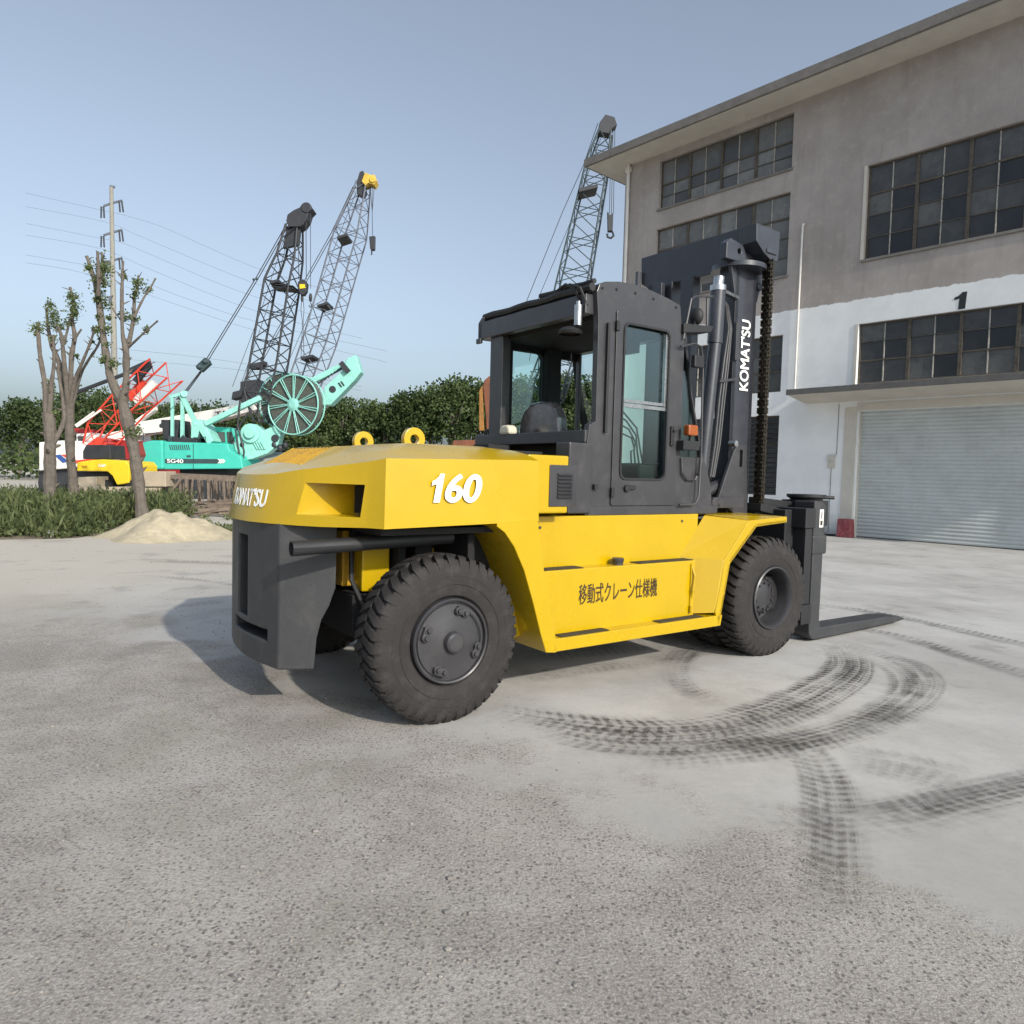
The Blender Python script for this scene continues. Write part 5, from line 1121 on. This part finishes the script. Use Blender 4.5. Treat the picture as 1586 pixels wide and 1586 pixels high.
for i in range(11):
    x = 243+i*11.5+random.uniform(-2, 2); yy = random.choice((26.3, 27.5)); a, b_ = PW(x, 742, yy), PW(x+random.uniform(-6, 6), 789, yy); b_.z = 0.0; m.beam(a, b_, random.uniform(.04, .1))
m.beam(PW(262, 766, 26.2), PW(282, 742, 26.2), .09); m.beam(PW(240, 757, 26.3), PW(256, 741, 26.3), .07); build_each(m, 'leg', WOOD, t)
m = MB()
for i in range(34):
    x = random.uniform(250, 372); yy = random.uniform(26.5, 28.5); a = PW(x, random.uniform(738, 750), yy); b_ = PW(x+random.gauss(0, 5), random.uniform(768, 785), yy); m.tube([a, (a+b_)/2+Vector((random.uniform(-.08, .08), 0, 0)), b_], random.uniform(.012, .03), 5)
m.build('hanging_rods', WOOD, t)
random.seed(5); m = MB()
for i in range(70):
    x = random.uniform(225, 385); yy = random.uniform(23.0, 27.0); a = PW(x, 790, yy); a.z = random.uniform(.04, .45)*max(0.1, 1-abs(x-320)/90); an = random.gauss(.1, .5); ln = random.uniform(.5, 2.2)
    m.beam(a, a+Vector((math.cos(an)*ln, math.sin(an)*ln*.6, random.uniform(-.03, .22))), random.uniform(.04, .11), random.uniform(.03, .09))
tag(m.build('scrap_timber', WOOD, kind='stuff'), 'jumbled heap of weathered planks and poles on the ground below the timber rack', 'scrap pile')

# ---- sand heap, white stone
rs = np.random.RandomState(4)
def heap(name, cx, cy, rx, ry, h, mt, lab, cat, wob=.16, n=70):
    c = Vector((cx, cy, 0)); m = MB(); ph = rs.rand(6)*6.28; vs = []; fs = []
    for i in range(n):
        for j in range(n):
            u, v = (i/(n-1)*2-1)*1.3, (j/(n-1)*2-1)*1.3; r = math.hypot(u, v); a = math.atan2(v, u); rr = r/(1+.13*math.sin(3*a+ph[0])+.08*math.sin(5*a+ph[1]))
            z = h*max(0, math.cos(min(rr, 1)*math.pi)*.5+.5)**.85; z *= 1+wob*.55*math.sin(u*6+ph[2])*math.sin(v*5+ph[3])+wob*.35*math.sin(u*17+v*11+ph[4])+.03*rs.randn()
            vs.append((u*rx, v*ry, z-.012)); 
    for i in range(n-1):
        for j in range(n-1): fs.append((i*n+j, (i+1)*n+j, (i+1)*n+j+1, i*n+j+1))
    m.add([(x+c.x, y+c.y, z) for x, y, z in vs], fs); o = m.build(name, mt, smooth=False)
    for p in o.data.polygons: p.use_smooth = True
    return tag(o, lab, cat)
SAND = mat('pale_sand', (.43, .37, .26), .95, var=.22, scale=4, dirt=(.30, .25, .17), dirt_amt=.6, bump=1, bscale=14)
p = G(238, 838); heap('sand_heap', p.x-.05, p.y+.75, 1.75, 1.35, .60, SAND, 'low heap of pale yellow sand at the foot of the leaning bare tree', 'sand heap')
p = G(80, 833); m = MB(); m.sphere((p.x, p.y, .07), .14, .12, .10, 10, 7); tag(m.build('stone', WHP), 'white stone at the edge of the weeds on the far left', 'stone')

# ---- weeds
def leafquads(n, cen, sz, up=0.0, rnd=np.random, ratio=.42):
    d = rnd.randn(n, 3); d[:, 2] += up; d /= np.linalg.norm(d, axis=1)[:, None]; e = np.cross(d, rnd.randn(n, 3)); e /= np.linalg.norm(e, axis=1)[:, None]
    l = (sz*(.6+.8*rnd.rand(n)))[:, None]; wv = l*ratio
    v = np.stack([cen-e*wv*.3, cen+d*l*.5-e*wv, cen+d*l, cen+d*l*.5+e*wv], 1)
    return v.reshape(-1, 3)
def quadmesh(name, v, mt):
    me = bpy.data.meshes.new(name); n = len(v)//4
    me.vertices.add(n*4); me.vertices.foreach_set('co', v.astype(np.float32).ravel()); me.loops.add(n*4); me.loops.foreach_set('vertex_index', np.arange(n*4, dtype=np.int32))
    me.polygons.add(n); me.polygons.foreach_set('loop_start', np.arange(0, n*4, 4, dtype=np.int32)); me.polygons.foreach_set('loop_total', np.full(n, 4, np.int32)); me.update(); me.validate()
    me.materials.append(mt); return me
def leafmat(name, c1, c2, sc=1.0):
    m = newmat(name); N, L = nodes(m); b = N['Principled BSDF']; g = N.new('ShaderNodeNewGeometry')
    n = N.new('ShaderNodeTexNoise'); n.inputs['Scale'].default_value = sc; n.inputs['Detail'].default_value = 4; t = N.new('ShaderNodeTexCoord'); L.new(t.outputs['Object'], n.inputs['Vector'])
    a = N.new('ShaderNodeMath'); a.operation = 'ADD'; L.new(g.outputs['Random Per Island'], a.inputs[0]); L.new(n.outputs[0], a.inputs[1])
    oi = N.new('ShaderNodeObjectInfo'); a2 = N.new('ShaderNodeMath'); a2.operation = 'MULTIPLY_ADD'; a2.inputs[1].default_value = .55; L.new(oi.outputs['Random'], a2.inputs[0]); L.new(a.outputs[0], a2.inputs[2])
    r = N.new('ShaderNodeMapRange'); r.inputs[1].default_value = .45; r.inputs[2].default_value = 1.9; L.new(a2.outputs[0], r.inputs[0])
    x = N.new('ShaderNodeMix'); x.data_type = 'RGBA'; x.inputs[6].default_value = (*c1, 1); x.inputs[7].default_value = (*c2, 1); L.new(r.outputs[0], x.inputs[0]); L.new(x.outputs[2], b.inputs['Base Color'])
    b.inputs['Roughness'].default_value = .6; b.inputs['Specular IOR Level'].default_value = .25
    tl = N.new('ShaderNodeBsdfTranslucent'); L.new(x.outputs[2], tl.inputs[0]); ms = N.new('ShaderNodeMixShader'); ms.inputs[0].default_value = .25; L.new(b.outputs[0], ms.inputs[1]); L.new(tl.outputs[0], ms.inputs[2]); L.new(ms.outputs[0], N['Material Output'].inputs[0])
    return m
WEED = leafmat('weed_leaves', (.035, .060, .020), (.16, .18, .075), 1.2)
LEAF = leafmat('tree_leaves', (.028, .050, .018), (.105, .145, .050), .5)
TUFT = leafmat('sprout_leaves', (.05, .08, .03), (.17, .21, .09), 2)
rs = np.random.RandomState(9)
def inpoly(x, y, poly):
    c = np.zeros(len(x), bool); n = len(poly)
    for i in range(n):
        x1, y1 = poly[i]; x2, y2 = poly[(i+1) % n]; k = ((y1 > y) != (y2 > y)) & (x < (x2-x1)*(y-y1)/(y2-y1+1e-9)+x1); c ^= k
    return c
vp = [G(-120, 838), G(75, 836), G(120, 834), G(160, 828), G(190, 818), G(232, 812), G(262, 815)]
vp = [(p.x, p.y) for p in vp]+[(-9.4, 20.2), (-10.4, 23.5), (-26, 24), (-26, 17)]
def weedpts(n):
    x = rs.uniform(-26, -7.5, n); y = rs.uniform(15.5, 23.5, n); k = inpoly(x, y, vp); return x[k], y[k]
allv = []
x, y = weedpts(2600); 
for i in range(len(x)):
    edge_ = min(1, max(.25, (y[i]-15.9)/1.5)); h = (.35+.65*rs.rand())*edge_*(.95 if x[i] < -8.6 else .55); k = 26
    t = rs.rand(k); lean = rs.randn(2)*.15
    cen = np.stack([x[i]+lean[0]*t+rs.randn(k)*.07, y[i]+lean[1]*t+rs.randn(k)*.07, t*h], 1); allv.append(leafquads(k, cen, .085, 1.1, rs))
x, y = weedpts(16000); cen = np.stack([x, y, rs.rand(len(x))*.15], 1); allv.append(leafquads(len(x), cen, .11, 1.6, rs))
x, y = weedpts(15000); cen = np.stack([x, y, .1+rs.rand(len(x))*.55*np.clip((y-15.7)/1.8, .12, 1)], 1); allv.append(leafquads(len(x), cen, .34, 2.6, rs, .045))
me = quadmesh('weeds', np.concatenate(allv), WEED); o = bpy.data.objects.new('weeds', me); COL.objects.link(o); o['kind'] = 'stuff'; tag(o, 'knee high green weeds growing along the far left edge of the yard', 'weeds')
s_ = MB(); s_.add([(a, b, .005) for a, b in vp], [tuple(range(len(vp)))]); s_.build('soil', mat('dry_soil', (.20, .16, .11), .95, var=.25, scale=3), kind='structure')
allv = []
for (cx, cy, n, r) in ((295, 822, 16, .5), (338, 824, 34, .35), (375, 806, 14, .8), (320, 812, 10, .6)):
    p = G(cx, cy)
    for i in range(n):
        q = rs.randn(2)*r*np.array([1, .5]); t = rs.rand(14); cen = np.stack([p.x+q[0]+rs.randn(14)*.04, p.y+q[1]+rs.randn(14)*.04, t*.22*rs.rand()], 1); allv.append(leafquads(14, cen, .07, .7, rs))
me = quadmesh('weeds', np.concatenate(allv), WEED); o = bpy.data.objects.new('weeds', me); COL.objects.link(o); o['kind'] = 'stuff'; tag(o, 'short scattered weeds in the dust between the sand heap and the forklift', 'weeds')

# ---- bare pollarded trees
BARK = mat('grey_brown_bark', (.125, .105, .088), .95, var=.35, scale=6, dirt=(.20, .18, .155), dirt_amt=.5, bump=1, bscale=22)
def bare_tree(label, Y, base, limbs, tufts, seed):
    rr = random.Random(seed); r2 = np.random.RandomState(seed); b = gpt(base, Y); t = thing('pollarded_tree', label, 'tree', b)
    for li, (pts, d) in enumerate(limbs):
        P = []; k = len(pts)
        for i, (a, c, w_) in enumerate(pts):
            yy = Y+d*i/max(1, k-1); p = PW(a, c, yy)
            if li == 0 and i == 0: p.z = -.05
            p += Vector((rr.uniform(-1, 1), 0, 0))*px(w_*.14, Y)*(i > 0); P.append((p, px(w_*.8, Y)/2))
        ps = smooth([p for p, _ in P], 4); rs_ = []
        for i in range(len(P)-1): rs_ += [P[i][1]+(P[i+1][1]-P[i][1])*j/4 for j in range(4)]
        rs_.append(P[-1][1]); rs_ = [r*(1+rr.uniform(-.12, .16)) for r in rs_]; rs_[-1] *= 1.25
        q_ = MB().tube(ps, rs_, 10)
        for j in range(2, len(ps)-1):
            if rr.random() < .45:
                a_ = rr.uniform(0, 6.28); dd = Vector((math.cos(a_), math.sin(a_), rr.uniform(.2, .9))).normalized(); q_.tube([ps[j], ps[j]+dd*(rs_[j]+rr.uniform(.02, .07)), ps[j]+dd*(rs_[j]+rr.uniform(.08, .22))], [rs_[j]*.5, rs_[j]*.28+.006, .006], 6)
        q_.build('trunk' if li == 0 else 'limb', BARK, t, smooth=True)
    av = []
    for a, c, r_ in tufts:
        q = PW(a, c, Y+rr.uniform(-.1, .25)); R_ = px(r_, Y); n = int(55*r_/4); cen = r2.randn(n, 3)*R_*.42+np.array(q); av.append(leafquads(n, cen, .06, .3, r2))
    v = np.concatenate(av)-np.array(b); me = quadmesh('leaf_tufts', v, TUFT); o = bpy.data.objects.new('leaf_tufts', me); COL.objects.link(o); o.parent = t
bare_tree('leaning bare pollarded tree with green tufts, standing behind the sand heap', 19.6, 222, [
    ([(222, 822, 25), (214, 765, 22), (207, 705, 21), (200, 660, 21), (188, 618, 23)], 0),
    ([(190, 625, 20), (174, 591, 15), (166, 566, 14), (161, 528, 12), (157, 490, 12), (152, 459, 11), (145, 432, 9), (134, 398, 5)], .5),
    ([(152, 459, 8), (153, 430, 7), (151, 390, 4)], -.3), ([(155, 440, 7), (158, 415, 6), (157, 392, 4)], .4),
    ([(189, 625, 18), (194, 598, 13), (195, 566, 12), (194, 545, 11), (190, 516, 7), (189, 460, 6), (190, 430, 5), (190, 405, 4)], -.6),
    ([(194, 548, 10), (199, 531, 8), (206, 497, 7), (209, 459, 5.5), (213, 446, 5), (215, 428, 4)], .4),
    ([(208, 492, 4.5), (222, 463, 4), (231, 450, 3.5), (241, 432, 3)], .2), ([(198, 540, 5), (212, 527, 4), (224, 516, 3.5), (244, 498, 3)], -.4), ([(189, 498, 3), (180, 488, 2.5), (172, 475, 1.8)], 0)],
    [(157, 413, 16), (163, 418, 12), (152, 433, 13), (160, 440, 10), (155, 454, 11), (164, 472, 9), (150, 466, 6), (153, 494, 6), (168, 494, 4), (152, 513, 7), (168, 510, 7), (159, 558, 8), (175, 565, 9), (192, 491, 10), (207, 495, 10), (209, 457, 8), (214, 440, 10), (230, 450, 6), (191, 429, 6), (227, 512, 5), (203, 672, 12), (212, 668, 9), (166, 535, 5), (137, 415, 6)], 1)
bare_tree('bare pollarded tree with many upswept limbs, left of the concrete power pole', 20.6, 112, [
    ([(112, 812, 19), (112, 762, 17), (111, 705, 16), (110, 660, 15), (107, 622, 17)], 0),
    ([(106, 635, 13), (102, 618, 10), (93, 566, 9), (80, 538, 8), (74, 509, 6), (72, 478, 5)], .5), ([(106, 628, 11), (103, 604, 9), (99, 553, 8), (96, 522, 7), (89, 505, 5)], -.4),
    ([(108, 628, 12), (110, 600, 10), (112, 553, 9), (115, 522, 8), (112, 497, 7), (114, 470, 6), (108, 446, 4)], .3), ([(116, 530, 5), (119, 522, 4), (126, 511, 3)], 0), ([(99, 535, 5), (106, 505, 4), (110, 490, 3)], 0),
    ([(108, 635, 9), (117, 590, 7), (128, 560, 5.5), (141, 528, 4.5), (146, 511, 4)], -.5), ([(109, 640, 9), (115, 610, 8), (126, 579, 6), (136, 560, 5.5), (151, 537, 4.5), (156, 522, 3.5)], .6)],
    [(85, 500, 14), (82, 487, 10), (78, 474, 8), (92, 508, 8), (114, 474, 14), (113, 460, 10), (115, 488, 9), (105, 502, 6), (146, 512, 4), (142, 530, 3), (155, 528, 4), (98, 528, 5), (118, 553, 4), (97, 600, 4)], 2)
bare_tree('thick bare pollarded trunk cut by the left edge of the picture', 19.0, 76, [
    ([(76, 822, 26), (77, 760, 22), (78, 705, 20), (77, 670, 20), (74, 640, 22)], 0), ([(80, 690, 11), (92, 668, 9), (99, 645, 8), (96, 610, 6), (88, 570, 5)], .4), ([(73, 650, 14), (70, 600, 10), (62, 550, 8), (58, 500, 6)], 0), ([(76, 650, 12), (80, 600, 8), (84, 560, 6), (82, 520, 5)], -.3)],
    [(76, 600, 10), (80, 612, 7), (84, 640, 6), (58, 510, 12), (83, 525, 6)], 3)

# ---- belt of trees and undergrowth
rs = np.random.RandomState(21); protos = []
STEM = mat('pale_stem', (.16, .14, .12), .9, var=.2)
def crown_mesh(seed):
    r = np.random.RandomState(seed); av = []
    for k in range(34):
        a = r.rand()*6.28; h = r.rand(); rad = 1.0*math.sqrt(max(.05, 1-(h*1.5-.55)**2))*(.35+.65*r.rand()); c = np.array([rad*math.cos(a)*1.5, rad*math.sin(a)*1.5, .2+h*2.2])
        n = 150; s_ = .42+.22*r.rand(); d = r.randn(n, 3); d /= np.linalg.norm(d, axis=1)[:, None]; cen = c+d*(s_*(.65+.5*r.rand(n)))[:, None]; av.append(leafquads(n, cen, .15, .1, r))
    return quadmesh('crown', np.concatenate(av), LEAF)
def trunk_mesh(seed):
    r = random.Random(seed); m = MB(); m.tube([(0, 0, 0), (.05, .02, 1.2), (.0, .05, 2.6), (.12, 0, 4.2)], [.14, .12, .10, .05], 7)
    for i in range(4): a = r.random()*6.28; m.tube([(.0, 0, 1.4+.4*i), (.5*math.cos(a), .5*math.sin(a), 2.6+.4*i), (1.1*math.cos(a), 1.1*math.sin(a), 3.8+.3*i)], [.07, .05, .02], 5)
    return m.build('trunk', STEM)
CM = [crown_mesh(s) for s in (1, 2, 3, 4, 5)]; TMh = []
for s in (1, 2): o = trunk_mesh(s); TMh.append(o.data); bpy.data.objects.remove(o)
spec = [(-60, 622, 72, 'left of the frame'), (30, 612, 70, ''), (92, 618, 74, 'behind the white crane body at the far left'), (122, 606, 68, 'just left of the leaning bare trunk, dark'), (152, 602, 72, 'right behind the pole foot and leaning trunk'), (205, 628, 76, 'behind the red lattice boom'),
        (238, 630, 72, 'above the white telescopic boom, leftmost there'), (272, 628, 78, 'behind the gantry of the teal rig'), (300, 634, 74, 'low one right of the gantry'), (335, 624, 72, 'above the cab of the teal rig'), (372, 632, 76, 'behind the left hose reel'), (415, 636, 72, 'behind the hub of the left hose reel'),
        (455, 640, 76, 'under the rims of both hose reels'), (492, 630, 72, 'right beside the rim of the right hose reel'), (528, 620, 74, 'under the head of the teal arm, rounded'), (560, 621, 76, 'the pale one above the far lifting lug'), (594, 626, 70, 'low one at the dip in the tree line'),
        (634, 606, 68, 'left end of the taller clump'), (664, 598, 70, 'second of the taller clump'), (694, 590, 68, 'highest left of the cab'), (724, 590, 71, 'between the highest one and the orange arm'), (756, 594, 69, 'behind the orange excavator arm'),
        (792, 590, 70, 'seen through the left cab window'), (826, 588, 67, 'seen through the middle of the cab window'), (862, 586, 70, 'behind the far cab post'), (900, 578, 66, 'seen through the windshield'), (938, 584, 70, 'hidden mostly by the near cab pillar'), (975, 586, 72, 'behind the cab door')]
for i, (cx, ty, Y, lab) in enumerate(spec):
    top = PW(cx, ty, Y).z+rs.uniform(-.3, .45); b = gpt(cx, Y); s3 = 1.65+.45*rs.rand()
    t = thing('belt_tree', ('leafy green tree in the far belt, '+lab) if lab else 'leafy green tree in the far belt, between the frame edge and the white crane', 'tree', b, group='trees in the belt behind the yard')
    cz = max(1.0, top-2.9*s3*.9)
    o = bpy.data.objects.new('crown', CM[i % 5]); COL.objects.link(o); o.parent = t; o.location = (0, 0, cz*.98); o.scale = (s3*.92, s3*.92, (top-cz)/2.75); o.rotation_euler = (0, 0, rs.rand()*6.28)
    o = bpy.data.objects.new('trunk', TMh[i % 2]); COL.objects.link(o); o.parent = t; o.scale = (1.3, 1.3, (top-1)/4.6)
av = []
for i in range(380):
    x = rs.uniform(-62, 22); yy = rs.uniform(60, 78); h = rs.uniform(1.0, 4.2); n = 42; s_ = rs.uniform(.8, 1.5); d = rs.randn(n, 3)*s_*.55; cen = np.array([x, yy, h*.6])+d*np.array([1.2, 1, .9]); cen[:, 2] = np.abs(cen[:, 2]); av.append(leafquads(n, cen, .34, .1, rs))
me = quadmesh('undergrowth', np.concatenate(av), LEAF); o = bpy.data.objects.new('undergrowth', me); COL.objects.link(o); o['kind'] = 'stuff'; tag(o, 'dark tangled undergrowth below the belt of trees', 'undergrowth')

# ---- power pole and lines
Y = 80
pp = thing('power_pole', 'tall pale concrete power pole with three pairs of cross arms behind the bare trees', 'power pole', gpt(177, Y))
q = PW(178.5, 600, Y); m = MB(); m.tube([(gpt(179.3, Y)[0], Y, 0), PW(177.5, 600, Y), PW(172.5, 291, Y)], [.40, .33, .19], 14); m.build('pole_shaft', mat('pole_concrete', (.27, .26, .225), .85, var=.12), pp, smooth=True)
for yy in (316, 361.5, 405):
    m = MB(); m.beam(PW(160.5, yy+4, Y), PW(174, yy-.5, Y), .12, .2); m.beam(PW(174, yy-.5, Y), PW(189, yy-4.5, Y), .12, .2); a = m.build('cross_arm', GRL, pp)
    m = MB()
    for x0, x1, d in ((157, 156.5, 5), (160.5, 161.5, 5), (184.5, 186, -4), (188.5, 191, -4)):
        m = MB()
        for k in range(6): m.cyl(PW(x0+(x1-x0)*k/6, yy+d+k*3, Y), PW(x0+(x1-x0)*(k+.7)/6, yy+d+(k+.75)*3, Y), .09, 7)
        m.tube([PW(x0, yy+d, Y), PW(x1, yy+d+18, Y)], .03, 5); m.build('insulator', DKS, a)
m = MB(); m.beam(PW(170, 289.5, Y), PW(178, 291, Y), .1, .25); m.box(PW(172, 470, Y).x, PW(176, 470, Y).x, Y-.5, Y-.3, PW(174, 472, Y).z, PW(174, 461, Y).z); m.build('pole_fitting', GRL, pp)
WIRE = mat('line_wire', (.16, .18, .22), .6)
wires = [([(40, 300), (153, 325.5), (191, 334), (250, 352), (320, 383), (400, 417), (520, 455)], 'topmost power line, meeting the pole under its top arm'), ([(40, 321), (160, 344), (215, 366), (300, 402), (390, 438), (520, 480)], 'second power line from the top'),
         ([(40, 347), (150, 369), (192, 378), (270, 411), (370, 452), (520, 500)], 'third power line from the top, through the middle arm'), ([(40, 365), (155, 386), (230, 417), (330, 458), (420, 490), (560, 525)], 'fourth power line, left end of the middle arm'),
         ([(40, 396), (130, 411), (195, 427), (290, 464), (400, 500), (600, 545)], 'fifth power line, crossing the pole at the bottom arm'), ([(40, 408), (130, 424), (260, 468), (400, 514), (600, 562)], 'sixth power line, just under the bottom arm'),
         ([(180, 541), (290, 552), (400, 568), (560, 600)], 'upper of the two flat lines above the gantry of the teal rig'), ([(180, 556), (290, 566), (400, 578), (560, 606)], 'lower of the two flat lines above the gantry of the teal rig')]
for w_, lab in wires:
    tag(MB().tube(smooth([PW(a, b, Y) for a, b in w_], 5), .016, 5).build('power_line', WIRE), lab, 'power line', 'power lines')
